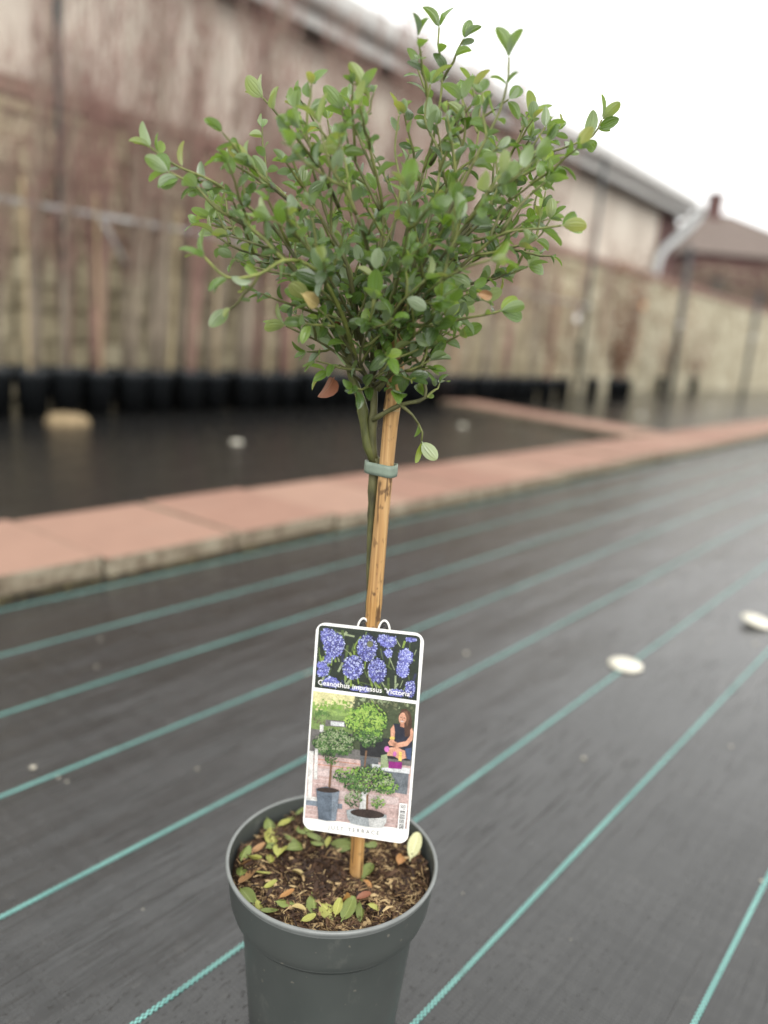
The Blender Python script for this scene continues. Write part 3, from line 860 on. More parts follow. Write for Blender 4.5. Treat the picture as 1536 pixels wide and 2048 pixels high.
# ------------------------------------------------------------------ support posts and rail of the plant row
for i, (a, h, lab) in enumerate([(2.70, 3.4, 'tall dark steel post rising at the left edge, beside the black pots'),
                            (10.50, 3.25, 'dark steel post right of the leafy crown, before the outbuilding wall'),
                            (14.4, 2.6, 'dark post below the swan-neck downpipe'),
                            (19.4, 2.3, 'farthest dark post before the pale wall, at the right edge')]):
    t = empty('support_post', W(a, 4.9), ROW)
    tag(t, lab, 'post', 'steel posts of the plant row')
    mb = MB()
    mb.tube([(0, 0, -0.1), (0, 0, h)], 0.028 if a < 12 else 0.05, 12)
    mb.build('pole', M['steel'], t, smooth=True)
    mb = MB()
    mb.lathe([(0.0, 0.012), (0.05, 0.012), (0.055, 0.006), (0.055, -0.002), (0, -0.002)], 20, center=(0, 0, h))
    mb.build('cap', M['steel'], t)
    mb = MB()
    kr = 0.0 if a < 12 else 0.022
    mb.lathe([(0.029 + kr, 0.03), (0.04 + kr, 0.03), (0.04 + kr, -0.03), (0.029 + kr, -0.03)], 16, center=(0, 0, 1.29))
    mb.build('clamp', M['galv'], t)
rail = empty('support_rail', W(0, 4.86), ROW)
tag(rail, 'grey galvanised rail running behind the pots at chest height', 'rail')
mb = MB()
mb.tube([(0.2, 0, 1.27), (4.0, 0, 1.31), (10.5, 0, 1.31)], 0.019, 10)
mb.build('tube', M['galv'], rail, smooth=True)
mb = MB()
mb.tube([(2.92, -0.01, 1.30), (3.0, -0.02, 1.2), (3.12, -0.02, 1.02)], 0.012, 8)
mb.build('brace', M['galv'], rail, smooth=True)

# ------------------------------------------------------------------ row of potted saplings
def nursery_pot_mesh():
    mb = MB()
    mb.lathe([(0.0, 0.02), (0.075, 0.02), (0.082, 0.0), (0.104, 0.25), (0.113, 0.252), (0.116, 0.298), (0.114, 0.305), (0.110, 0.300), (0.106, 0.26), (0.0, 0.26)], 28)
    return mb.mesh('pot', [M['nurspot']], True)
np_me = nursery_pot_mesh()
sm_ = MB()
sm_.lathe([(0.106, 0.272), (0.06, 0.281), (0.0, 0.284)], 20)
npsoil_me = sm_.mesh('soil', M['soil'], True)
def cane_mesh():
    mb = MB()
    pts, rad = [], []
    for k in range(12):
        zz = 0.2 + 1.2 * k / 11
        pts.append((0.004 * math.sin(k), 0, zz))
        rad.append(0.0062 if k % 3 else 0.0074)
    mb.tube(pts, rad, 8)
    return mb.mesh('bamboo_cane', M['cane'], True)
cane_me = cane_mesh()
def sapling_meshes(seed, hgt, nst):
    r = random.Random(seed)
    st, tw = MB(), MB()
    for k in range(nst):
        t0 = r.uniform(0, 2 * math.pi)
        b = Vector((0.03 * math.cos(t0), 0.03 * math.sin(t0), 0.27))
        h = hgt * r.uniform(0.62, 1.05)
        lean = Vector((r.gauss(0.10, 0.10), r.gauss(0, 0.10), 0))
        pts = [b + Vector((0, 0, h * q)) + lean * (q ** 1.3) * h * 0.55 + Vector((r.gauss(0, .012), r.gauss(0, .012), 0)) * q for q in (0, .15, .3, .45, .6, .75, .88, 1)]
        st.tube(pts, [0.0095 * (1 - 0.8 * q) * r.uniform(.8, 1.15) + 0.001 for q in (0, .15, .3, .45, .6, .75, .88, 1)], 6)
        for j in range(r.randint(18, 26)):
            q = r.uniform(0.28, 0.97)
            i0 = min(6, int(q * 7))
            p = Vector(pts[i0]).lerp(Vector(pts[i0 + 1]), q * 7 - i0)
            az = r.uniform(0, 2 * math.pi)
            L = r.uniform(0.18, 0.6) * (1.15 - 0.6 * q)
            d = Vector((math.cos(az) * .5, math.sin(az) * .5, r.uniform(.7, 1.2))).normalized()
            tw.tube([p, p + d * L * .4, p + d * L * .8 + Vector((0, 0, L * .3))], [0.0034, 0.0025, 0.0010], 4, cap=False)
            if r.random() < .6:
                p2 = p + d * L * .4
                az += 1.5
                d2 = Vector((math.cos(az) * .5, math.sin(az) * .5, .9)).normalized()
                tw.tube([p2, p2 + d2 * L * .3, p2 + d2 * L * .5], [0.003, 0.002, 0.001], 4, cap=False)
    return st.mesh('trunk', M['twig' if seed % 4 == 0 else 'twig2'], True), tw.mesh('crown', M['twig'], True)
sap = [sapling_meshes(k, h, n) for k, (h, n) in enumerate([(2.7, 5), (3.1, 6), (3.3, 7), (2.9, 6), (3.4, 6), (3.0, 5), (3.2, 7)])]
row_a = [1.98, 2.213, 2.439, 2.671, 2.918, 3.164, 3.386, 3.65, 3.916, 4.20, 4.45, 4.70, 4.95, 5.21, 5.45, 5.70, 5.95, 6.22, 6.47, 6.72, 6.98, 7.24, 7.50, 7.77, 8.05, 8.35, 8.66, 9.0, 9.35, 9.9, 10.9, 12.1]
for i, a in enumerate(row_a):
    s = 4.84 + random.uniform(-0.03, 0.03)
    p = empty('nursery_pot', W(a, s), ROW + random.uniform(-.2, .2))
    sc = random.uniform(0.96, 1.04)
    p.scale = (sc, sc, sc * random.uniform(0.97, 1.03))
    tag(p, '%s black nursery pot from the left in the row before the stone wall' % ORD[i], 'pot', 'black pots along the stone wall')
    link('pot', np_me, p)
    link('soil', npsoil_me, p)
    sp_o = empty('sapling', W(a, s), ROW + random.uniform(-.35, .35))
    tag(sp_o, 'bare red-brown sapling with upright twigs, %s from the left in the row' % ORD[i], 'sapling', 'bare saplings along the stone wall')
    tm, cm = sap[i % 7]
    q = random.uniform(0.88, 1.06)
    if a < 2.6:
        q *= 0.72
    if a > 9.2:
        q *= 0.72
    sp_o.scale = (q, q, q)
    link('trunk', tm, sp_o)
    link('crown', cm, sp_o)
    if i % 2 == 0 or i % 5 == 1:
        c = link('bamboo_cane', cane_me, None, W(a + random.uniform(-.05, .05), s - 0.05, 0.02), (random.uniform(-.03, .03), random.uniform(-.03, .03), random.uniform(0, 3)))
        tag(c, 'thin yellowish bamboo cane standing in the %s black pot from the left' % ORD[i], 'cane', 'canes in the pot row')

# a second row of pots close behind the first
for i in range(22):
    a, s = row_a[i] + 0.125 + random.uniform(-.02, .02), 5.10 + random.uniform(-.03, .03)
    p = empty('nursery_pot', W(a, s), ROW + random.uniform(-.2, .2))
    p.scale = (1.02, 1.02, random.uniform(0.95, 1.02))
    tag(p, '%s black pot from the left in the rear row, half hidden by the front pots' % ORD[i], 'pot', 'black pots of the rear row')
    link('pot', np_me, p)
    link('soil', npsoil_me, p)
    sp_o = empty('sapling', W(a, s), ROW + random.uniform(-.5, .5))
    tag(sp_o, 'bare red-brown sapling of the rear row, %s from the left' % ORD[i], 'sapling', 'bare saplings of the rear row')
    tm, cm = sap[(i * 3 + 2) % 7]
    q = random.uniform(0.85, 1.0) * (0.75 if a < 2.8 else 1)
    sp_o.scale = (q, q, q)
    link('trunk', tm, sp_o)
    link('crown', cm, sp_o)

# far end of the row: brown-leaved shrubs and wide-spaced pots
def dry_shrub(seed, h, w, nl):
    r = random.Random(seed)
    st, cr_ = MB(), MB()
    tips = []
    for k in range(7):
        az = r.uniform(0, 6.28)
        L = h * r.uniform(.7, 1)
        pts = [Vector((0, 0, .27)), Vector((math.cos(az) * w * .25, math.sin(az) * w * .25, h * .4)), Vector((math.cos(az) * w * .45, math.sin(az) * w * .45, L))]
        st.tube(pts, [0.012, 0.008, 0.003], 5)
        tips.append(pts)
    for k in range(nl):
        pts = r.choice(tips)
        t = r.uniform(0.15, 1)
        c = pts[0].lerp(pts[1], t * 2) if t < .5 else pts[1].lerp(pts[2], t * 2 - 1)
        c = c + Vector((r.gauss(0, w * .16), r.gauss(0, w * .16), r.gauss(0, .08)))
        d = Vector((r.gauss(0, 1), r.gauss(0, 1), r.gauss(0, 1))).normalized() * r.uniform(.02, .04)
        e = d.orthogonal() * .55
        cr_.add([c - d, c + e, c + d, c - e], [(0, 1, 2, 3)])
    return st.mesh('trunk', M['twig2'], True), cr_.mesh('crown', M['drybrown'])
for i, (a, s, h, w, nl, lab) in enumerate([(9.6, 4.9, 1.7, .5, 160, 'thin dry brown shrub at the end of the sapling row'),
                                           (11.7, 4.85, 2.35, .55, 900, 'dense brown-leaved shrub right of the dark steel post'),
                                           (12.4, 5.1, 2.0, .6, 500, 'brown-leaved shrub just left of the post under the downpipe'),
                                           (15.6, 5.5, 2.4, .7, 420, 'thin brown climber against the pale wall right of the downpipe'),
                                           (17.6, 5.5, 1.7, .6, 260, 'low brown shrub farthest right along the pale wall')]):
    t = empty('dry_shrub', W(a, s), ROW)
    tag(t, lab, 'shrub', 'brown shrubs at the end of the row')
    tm, cm = dry_shrub(50 + i, h, w, nl)
    link('trunk', tm, t)
    link('crown', cm, t)
    p = empty('nursery_pot', W(a, s), ROW)
    tag(p, 'black nursery pot under the %s' % lab, 'pot', 'black pots along the stone wall')
    link('pot', np_me, p)
    link('soil', npsoil_me, p)
for a, s, z_, cmat, lab in [(11.75, 4.58, 1.42, 'f_o', 'small orange picture tag hanging on the dense brown shrub'),
                            (9.62, 4.6, 1.10, 'card', 'small white tag hanging on the thin dry shrub')]:
    mb = MB()
    mb.box((0, 0, 0), (0.06, 0.003, 0.09))
    tag(mb.build('plant_tag', M[cmat], loc=W(a, s, z_), rot=(0, 0.1, ROW - 0.5)), lab, 'tag', 'tags in the plant row')

# flat lump of sandstone before the pots
mb = MB()
n = 14
vs = [(0, 0, 0.075)]
for ring, (rr, zz) in enumerate([(0.45, 0.075), (0.8, 0.06), (1.0, 0.025), (0.98, -0.003)]):
    for k in range(n):
        t = 2 * math.pi * k / n
        j = 1 + 0.12 * math.sin(3 * t + 1) + 0.07 * math.sin(5 * t)
        vs.append((0.125 * rr * j * math.cos(t), 0.10 * rr * j * math.sin(t), zz + random.uniform(-.006, .006) * (ring < 3)))
fs = [(0, 1 + k, 1 + (k + 1) % n) for k in range(n)]
for ring in range(3):
    for k in range(n):
        b, c2 = 1 + ring * n, 1 + (ring + 1) * n
        fs.append((b + k, c2 + k, c2 + (k + 1) % n, b + (k + 1) % n))
mb.add(vs, fs)
tag(mb.build('sandstone_lump', M['sand'], loc=(-1.95, 4.62, 0.001), rot=(0, 0, 0.4)), 'flat yellowish sandstone lump on the ground before the black pots', 'stone')

# ================================================================== the potted shrub in the foreground
PX, PY = -0.0240, 0.6225
pot = empty('plant_pot', (PX, PY, 0))
pot.scale = (1.02, 1.02, 1.0)
tag(pot, 'dark grey plastic plant pot in the foreground with wide collar', 'pot')
mb = MB()
mb.lathe([(0.0, 0.004), (0.060, 0.004), (0.066, 0.0), (0.0685, 0.003), (0.0735, 0.06), (0.0788, 0.124), (0.0800, 0.1285)], 128)
mb.build('body', M['pot'], pot, smooth=True)
mb = MB()
mb.lathe([(0.0795, 0.1305), (0.0815, 0.1292), (0.0835, 0.1300), (0.0870, 0.1355), (0.0895, 0.1430), (0.0908, 0.152), (0.0930, 0.1735)], 128)
mb.build('collar', M['pot'], pot, smooth=True)
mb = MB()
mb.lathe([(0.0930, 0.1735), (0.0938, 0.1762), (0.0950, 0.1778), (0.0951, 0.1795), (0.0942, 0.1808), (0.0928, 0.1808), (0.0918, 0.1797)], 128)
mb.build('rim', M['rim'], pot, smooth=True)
mb = MB()
mb.lathe([(0.0918, 0.1797), (0.0912, 0.1760), (0.0885, 0.145), (0.0870, 0.135)], 128)
mb.build('inner_wall', M['pot'], pot, smooth=True)

# soil
def soil_h(x, y):
    r = math.hypot(x, y) / 0.09
    return 0.1615 + 0.004 * math.sin(x * 70 + 1) * math.cos(y * 60) + 0.0035 * math.sin(x * 150 + y * 110) - 0.004 * max(0, r - 0.7) - 0.010 * math.exp(-(((x - 0.016) ** 2 + (y - 0.0) ** 2) / 0.0004)) + 0.004 * math.exp(-((x + 0.055) ** 2 + (y - 0.03) ** 2) / 0.001)
mb = MB()
nr, na = 26, 72
vs = [(0, 0, soil_h(0, 0))]
for i in range(1, nr + 1):
    for k in range(na):
        t = 2 * math.pi * k / na
        r = 0.0895 * i / nr
        x, y = r * math.cos(t), r * math.sin(t)
        vs.append((x, y, soil_h(x, y) + random.uniform(-0.0012, 0.0012) * (i < nr)))
fs = [(0, 1 + k, 1 + (k + 1) % na) for k in range(na)]
for i in range(nr - 1):
    b, c2 = 1 + i * na, 1 + (i + 1) * na
    fs += [(b + k, c2 + k, c2 + (k + 1) % na, b + (k + 1) % na) for k in range(na)]
mb.add(vs, fs)
so = mb.build('potting_soil', M['soil'], loc=(PX, PY, 0), smooth=True)
so.scale = (1.015, 1.015, 1)
tag(so, 'dark brown potting soil filling the grey pot', 'soil')
# bark fibres and chips
mb = MB()
for k in range(9500):
    t, r = random.uniform(0, 2 * math.pi), 0.0872 * math.sqrt(random.random())
    x, y = r * math.cos(t), r * math.sin(t)
    fine = random.random() < 0.72
    L = random.uniform(0.004, 0.013) if fine else random.uniform(0.004, 0.012)
    wd = random.uniform(0.00025, 0.0006) if fine else random.uniform(0.0008, 0.0022)
    az, el = random.uniform(0, math.pi), random.gauss(0, 0.28)
    d = Vector((math.cos(az) * math.cos(el), math.sin(az) * math.cos(el), math.sin(el)))
    sd = Vector((-math.sin(az), math.cos(az), random.gauss(0, .4))).normalized() * wd
    up = d.cross(sd).normalized() * wd * (0.8 if fine else 0.4)
    lift = random.uniform(0, 0.004)
    c = Vector((x, y, soil_h(x, y) + lift))
    if math.hypot(c.x + d.x * L / 2, c.y + d.y * L / 2) > 0.0895 or math.hypot(c.x - d.x * L / 2, c.y - d.y * L / 2) > 0.0895:
        continue
    bend = up.normalized() * random.gauss(0, L * .12)
    # straw-coloured bits gather on the right and front, dark peat in the middle
    pale = 0.34 + 0.22 * (x > 0.0) + 0.24 * (y < -0.03) - 0.22 * (math.hypot(x - 0.0, y) < 0.03)
    q = random.random()
    tint = random.uniform(0.76, 1.0) if q < pale * 0.48 else (random.uniform(0.3, 0.66) if q < pale * 0.8 + 0.12 else random.uniform(0, 0.28))
    a_, m_, b_ = c - d * L / 2, c + bend, c + d * L / 2
    vs = [a_ + sd * .5, a_ - sd * .5, a_ + up, m_ + sd, m_ - sd, m_ + up, b_ + sd * .4, b_ - sd * .4, b_ + up * .5]
    mb.add(vs, [(0, 1, 4, 3), (1, 2, 5, 4), (2, 0, 3, 5), (3, 4, 7, 6), (4, 5, 8, 7), (5, 3, 6, 8)], 0, tint)
mu = mb.build('bark_mulch', M['mulch'], loc=(PX, PY, 0))
mu.scale = (1.015, 1.015, 1)
tag(mu, 'shredded bark and straw-coloured fibres covering the soil in the pot', 'mulch', None, 'stuff')

# leaf shape shared by living and fallen leaves
def leaf_geo(width=0.52, fold=0.25, curl=0.15, twist=0.0, nL=6, cup=0.0):
    vs, uv, fs = [], [], []
    us = (-1, -0.5, 0, 0.5, 1)
    ts = (0, 0.07, 0.24, 0.46, 0.68, 0.86, 0.96, 1.0)
    nL = len(ts) - 1
    for i in range(nL + 1):
        t = ts[i]
        w = 0.5 * width * (math.sin(math.pi * min(1, t ** 1.0)) ** 0.5 if 0 < i < nL else 0.10)
        tw = twist * t
        for u in us:
            y = u * w
            zz = fold * abs(y) - curl * (t - 0.2) ** 2 - cup * y * y * 4
            vs.append(Vector((0.10 + 0.90 * t, y * math.cos(tw) - zz * math.sin(tw), zz * math.cos(tw) + y * math.sin(tw))))
            uv.append((0.5 + u * 0.5, t))
    for i in range(nL):
        for j in range(4):
            b = i * 5 + j
            fs.append((b, b + 5, b + 6, b + 1))
    # petiole
    k = len(vs)
    z0 = vs[2].z
    vs += [Vector((0, -0.012, 0)), Vector((0, 0.012, 0)), Vector((0.11, 0.016, z0)), Vector((0.11, -0.016, z0))]
    uv += [(0.5, 0)] * 4
    fs.append((k, k + 3, k + 2, k + 1))
    return vs, fs, uv
SHAPES = [leaf_geo(0.54, 0.35, 0.14), leaf_geo(0.60, 0.2, 0.28, 0.3), leaf_geo(0.48, 0.6, 0.32, -0.35), leaf_geo(0.62, 0.28, -0.18, 0.2), leaf_geo(0.52, 0.75, 0.2, 0.45), leaf_geo(0.56, 0.2, 0.45, -0.2), leaf_geo(0.44, 0.9, 0.1, 0.1)]

# ---- shrub
TRUNK = [
    [(-0.0020, 0.6335, 0.1600), (-0.0035, 0.6340, 0.25), (-0.0045, 0.6345, 0.34), (-0.0060, 0.6335, 0.4192), (-0.0088, 0.6330, 0.4655), (-0.0099, 0.6327, 0.5002), (-0.0107, 0.6337, 0.5300), (-0.0108, 0.6327, 0.5492)],
    [(-0.0107, 0.6327, 0.5460), (-0.0176, 0.6307, 0.5594), (-0.0253, 0.6307, 0.5957), (-0.0333, 0.6287, 0.6133), (-0.0385, 0.6267, 0.6347), (-0.0400, 0.6260, 0.66)],
    [(-0.0116, 0.6317, 0.5460), (-0.0143, 0.6297, 0.5721), (-0.0147, 0.6287, 0.5966), (-0.0175, 0.6267, 0.6205), (-0.0160, 0.6247, 0.6402), (-0.013, 0.625, 0.665)]]
def smooth_path(pts, step):
    P = [Vector(p) for p in pts]
    P = [P[0] * 2 - P[1]] + P + [P[-1] * 2 - P[-2]]
    o = []
    for i in range(1, len(P) - 2):
        p0, p1, p2, p3 = P[i - 1:i + 3]
        n = max(1, int((p2 - p1).length / step))
        for k in range(n):
            t = k / n
            o.append(0.5 * ((2 * p1) + (p2 - p0) * t + (2 * p0 - 5 * p1 + 4 * p2 - p3) * t * t + (3 * p1 - p0 - 3 * p2 + p3) * t ** 3))
    o.append(P[-2])
    return o
shrub = empty('standard_shrub', (-0.0020, 0.6335, 0.160))
SO = Vector(shrub.location)
tag(shrub, 'small lollipop-trained shrub with green veined leaves on a thin stem', 'shrub')
tr = MB()
for k, (pts, r0, r1) in enumerate(zip(TRUNK, (0.0034, 0.0042, 0.0036), (0.0036, 0.0030, 0.0026))):
    pp = smooth_path(pts, 0.008)
    rad = []
    for i in range(len(pp)):
        q = i / (len(pp) - 1)
        rr = r0 + (r1 - r0) * q
        rr *= 1 + 0.06 * math.sin(i * 1.7 + k) + (0.22 if (i % 9 == 4) else 0)
        if k == 0 and q > 0.93:
            rr *= 1.25
        rad.append(rr)
    tr.tube([p - SO for p in pp], rad, 12, tint=(0.05, 0.38, 0.1)[k])
tr.build('trunk', M['bark'], shrub, smooth=True)
mb = MB()
mb.tube([Vector(p) - SO for p in [(-0.0045, 0.6245, 0.545), (-0.0035, 0.6235, 0.585), (-0.004, 0.622, 0.62), (-0.006, 0.62, 0.65)]], [0.0014, 0.0012, 0.0011, 0.0009], 6, tint=0.0)
mb.build('dead_shoot', M['drybrown'], shrub, smooth=True)

rl = random.Random(5)
leaves = []                                   # (matrix, shape, tint)
def place_leaf(p, d, nrm, L, tint):
    x = d.normalized()
    z = (nrm - x * nrm.dot(x))
    z = z.normalized() if z.length > 1e-4 else x.orthogonal().normalized()
    y = z.cross(x)
    m = Matrix((x, y, z)).transposed().to_4x4()
    m = m @ Matrix.Scale(L * 0.93, 4)
    m.translation = p
    leaves.append((m, rl.randrange(len(SHAPES)), tint))
def rvec(s=1.0):
    return Vector((rl.gauss(0, s), rl.gauss(0, s), rl.gauss(0, s)))
UP = Vector((0, 0, 1))
CC = Vector((-0.008, 0.625, 0.70))
for bi, pts in enumerate(BRANCHES):
    pp = smooth_path(pts, 0.006)
    n = len(pp)
    front = bi == 2
    r0 = 0.0022 if len(pts) > 4 else 0.0015
    rad = [max(0.0008, r0 * (1 - 0.68 * i / (n - 1)) * (1 + 0.12 * math.sin(i * 2.3))) for i in range(n)]
    mb = MB()
    half = max(2, int(n * 0.62))
    mb.tube([p - SO for p in pp[:half + 1]], rad[:half + 1], 7, tint=0.85 if front else 0.02 + 0.25 * rl.random())
    mb.tube([p - SO for p in pp[half:]], rad[half:], 7, tint=1.0 if front else 0.3 + 0.45 * rl.random())
    br_o = mb.build('branch', M['bark'], shrub, smooth=True)
    # side shoots and leaves
    i = max(3, int(n * (0.12 if len(pts) > 4 else 0.06)))
    az = rl.uniform(0, 6.28)
    while i < n - 1:
        q = i / (n - 1)
        d = (pp[min(n - 1, i + 1)] - pp[i - 1]).normalized()
        az += 2.4 + rl.gauss(0, 0.3)
        e1 = d.orthogonal().normalized()
        e2 = d.cross(e1)
        side = e1 * math.cos(az) + e2 * math.sin(az)
        out_ = (pp[i] - CC)
        out_ = out_.normalized() if out_.length > 1e-3 else UP
        outer = q > 0.80 and bi in (0, 1, 2, 3, 6, 7, 8, 14)
        if not outer and rl.random() < 0.80 and bi != 14:
            td = (d * 0.6 + side * 0.8 + UP * 0.30 + out_ * 0.2).normalized()
            L = rl.uniform(0.022, 0.062) * (1.0 - 0.35 * q)
            tp = [pp[i] + td * L * t + UP * 0.10 * L * t * t + rvec(0.0006) for t in (0, .25, .5, .75, 1)]
            tw = MB()
            tw.tube([p - SO for p in tp], [0.0012, 0.0011, 0.001, 0.0008, 0.0006], 5, tint=0.3 + 0.55 * rl.random(), cap=False)
            tw.build('twig', M['bark'], br_o, smooth=True)
            k = 0.007
            la = rl.uniform(0, 6.28)
            while k < L:
                t = k / L
                p = tp[0].lerp(tp[4], t)
                la += 2.2 + rl.gauss(0, .4)
                f1 = td.orthogonal().normalized()
                f2 = td.cross(f1)
                sd = f1 * math.cos(la) + f2 * math.sin(la)
                ld = (td * 0.55 + sd * 0.8 + rvec(0.18)).normalized()
                nm = (td * 0.8 - sd * 0.3 + UP * 0.45 + rvec(0.62))
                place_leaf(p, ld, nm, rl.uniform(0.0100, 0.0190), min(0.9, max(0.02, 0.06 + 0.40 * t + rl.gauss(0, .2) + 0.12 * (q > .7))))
                k += rl.uniform(0.006, 0.0105)
            for c in range(2 + (rl.random() < .5)):
                sd = rvec(1).normalized()
                place_leaf(tp[4], (td * 0.9 + sd * 0.6).normalized(), (sd * -0.5 + UP * 0.6 + rvec(.4)), rl.uniform(0.009, 0.0165) * (1.3 if rl.random() < .2 else 1), min(0.93, 0.50 + rl.gauss(0.06, .16)))
        # leaves standing on the branch itself
        if q > 0.3:
            for _ in range(2 if outer else 1):
                az2 = rl.uniform(0, 6.28)
                sd = e1 * math.cos(az2) + e2 * math.sin(az2)
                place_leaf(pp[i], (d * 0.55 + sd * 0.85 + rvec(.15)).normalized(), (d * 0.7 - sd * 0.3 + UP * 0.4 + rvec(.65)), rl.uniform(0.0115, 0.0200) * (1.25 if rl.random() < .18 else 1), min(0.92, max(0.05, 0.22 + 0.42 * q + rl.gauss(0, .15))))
        i += max(1, int((rl.uniform(0.013, 0.020) if outer else rl.uniform(0.016, 0.027)) / 0.006))
    # tuft at the tip
    d = (pp[-1] - pp[-3]).normalized()
    for c in range(3):
        az2 = c * 2.1 + rl.uniform(0, 1)
        e1 = d.orthogonal().normalized()
        sd = e1 * math.cos(az2) + d.cross(e1) * math.sin(az2)
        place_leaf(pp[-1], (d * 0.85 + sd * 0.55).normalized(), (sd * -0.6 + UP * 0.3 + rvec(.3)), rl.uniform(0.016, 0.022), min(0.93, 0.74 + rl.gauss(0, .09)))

# the 300 leaves that show largest are parts of their own; the rest are one mass
cpos = Vector((0, 0, CAM_H))
def shown(lv):
    m = lv[0]
    p = m.translation
    v = (p - cpos)
    nz = (m.to_3x3() @ Vector((0, 0, 1)))
    L = nz.length
    depth = v.length
    facing = 0.35 + 0.65 * abs(nz.normalized().dot(v.normalized()))
    front = 1.0 + 1.6 * max(-1, min(1, (0.625 - p.y) / 0.12)) + 4.0 * max(0, math.hypot(p.x - CC.x, p.z - CC.z) - 0.10) / 0.1
    return L * L / depth ** 2 * facing * max(0.1, front)
order = sorted(range(len(leaves)), key=lambda i: -shown(leaves[i]))
tints = [0.08, 0.2, 0.32, 0.44, 0.56, 0.68, 0.80, 0.92]
leaf_me = {}
for si, (vs, fs, uv) in enumerate(SHAPES):
    for ti, t in enumerate(tints):
        mb = MB()
        mb.add(vs, fs, 0, t, uv)
        leaf_me[si, ti] = mb.mesh('leaf', M['leaf'], True)
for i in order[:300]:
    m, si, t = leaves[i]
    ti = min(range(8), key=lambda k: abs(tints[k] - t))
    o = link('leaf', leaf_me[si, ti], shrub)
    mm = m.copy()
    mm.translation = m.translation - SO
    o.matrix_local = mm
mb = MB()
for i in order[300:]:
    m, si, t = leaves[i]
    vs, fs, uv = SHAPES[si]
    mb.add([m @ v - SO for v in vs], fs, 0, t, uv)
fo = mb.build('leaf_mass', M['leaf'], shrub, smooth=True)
fo['kind'] = 'stuff'
print('leaves', len(leaves))
# a few odd leaves: one yellow, some withered
for (x, y, z_), rot, L, mk, lab in [((-0.068, 0.545, 0.672), (1.3, 0.5, 0.5), 0.017, 'f_t', 'yellow dying leaf'), ((-0.046, 0.606, 0.614), (0.9, 0.9, 2.2), 0.021, 'f_r', 'withered brown leaf'),
                             ((-0.050, 0.600, 0.655), (1.6, 0.4, 1.1), 0.013, 'f_r', 'withered dark brown leaf'), ((0.054, 0.565, 0.681), (1.2, 0.1, 0.1), 0.012, 'f_b', 'dry tan leaf')]:
    mb = MB()
    vs, fs, uv = leaf_geo(0.6, 0.7, 0.5, 0.6)
    mb.add(vs, fs, 0, 1.0, uv)
    o = mb.build('leaf', M[mk], shrub, smooth=True, loc=Vector((x, y, z_)) - SO, rot=rot)
    o.scale = (L, L, L)
    o['label'] = lab

# fallen leaves on the soil
KIND = {'g': ('green', 'f_g'), 'y': ('yellow-green', 'f_y'), 't': ('straw-coloured', 'f_t'), 'b': ('tan', 'f_b'), 'o': ('orange-brown', 'f_o'), 'r': ('dark red-brown', 'f_r'), 'w': ('cream', 'f_w')}
by = {}
for f in FALLEN:
    by.setdefault(f[4], []).append(f)
fm = {}
for k, lst in by.items():
    lst.sort(key=lambda f: f[0] / f[1])
    cname, mk = KIND[k]
    for i, (x, y, an, L, _) in enumerate(lst):
        si = random.randrange(len(SHAPES))
        if (si, k) not in fm:
            mb = MB()
            vs, fs, uv = leaf_geo(random.uniform(.44, .62), random.choice([.35, .6, -.4, .8]), random.choice([.2, .5, -.35]), random.uniform(-.3, .3))
            mb.add([v - Vector((0.5, 0, 0)) for v in vs], fs, 0, .5, uv)
            fm[si, k] = mb.mesh('fallen_leaf', M[mk], True)
        dx, dy = x - PX, y - PY
        rr = math.hypot(dx, dy)
        if rr > 0.082:
            dx, dy = dx * 0.082 / rr, dy * 0.082 / rr
        o = link('fallen_leaf', fm[si, k], None, (PX + dx, PY + dy, soil_h(dx, dy) + 0.0065), (random.gauss(0, .22), random.gauss(0, .22), an))
        s_ = max(0.011, L) * 1.28
        o.scale = (s_, s_, s_)
        if len(lst) == 1:
            lab = 'the only %s fallen leaf on the soil in the pot' % cname
        else:
            lab = '%s fallen leaf on the soil, %s from the left of the %s ones' % (cname, ORD[i], cname)
        tag(o, lab, 'leaf', 'fallen leaves on the potting soil')

# ---- bamboo stake
stake = empty('bamboo_stake', (-0.0012, 0.6247, 0.150))
tag(stake, 'orange-tan bamboo stake with dark spots holding the thin stem upright', 'stake')
mb = MB()
pts, rad = [], []
N_ = 70
nodes = [0.09, 0.283, 0.444]
for k in range(N_ + 1):
    zz = 0.53 * k / N_
    pts.append((-0.0035 * math.sin(zz * 6.0) + 0.007 * zz, 0, zz - 0.004))
    r = 0.0062 + 0.0004 * math.sin(zz * 9) + 0.0016 * max(0, (zz - 0.40) / 0.1) * (zz < 0.5) * 0.6
    r = min(r, 0.0076)
    for nz in nodes:
        r += 0.0008 * math.exp(-((zz - nz) / 0.004) ** 2)
    rad.append(r)
mb.tube(pts, rad, 20)
mb.build('cane', M['bamboo'], stake, smooth=True)
mb = MB()
zz = 0.444
i_ = int(zz / 0.53 * N_)
mb.lathe([(rad[i_] + 0.0002, -0.0006), (rad[i_] + 0.0005, 0), (rad[i_] + 0.0002, 0.0006)], 24, center=(pts[i_][0], 0, zz - 0.004))
mb.build('node_ring', M['cane'], stake, smooth=True)

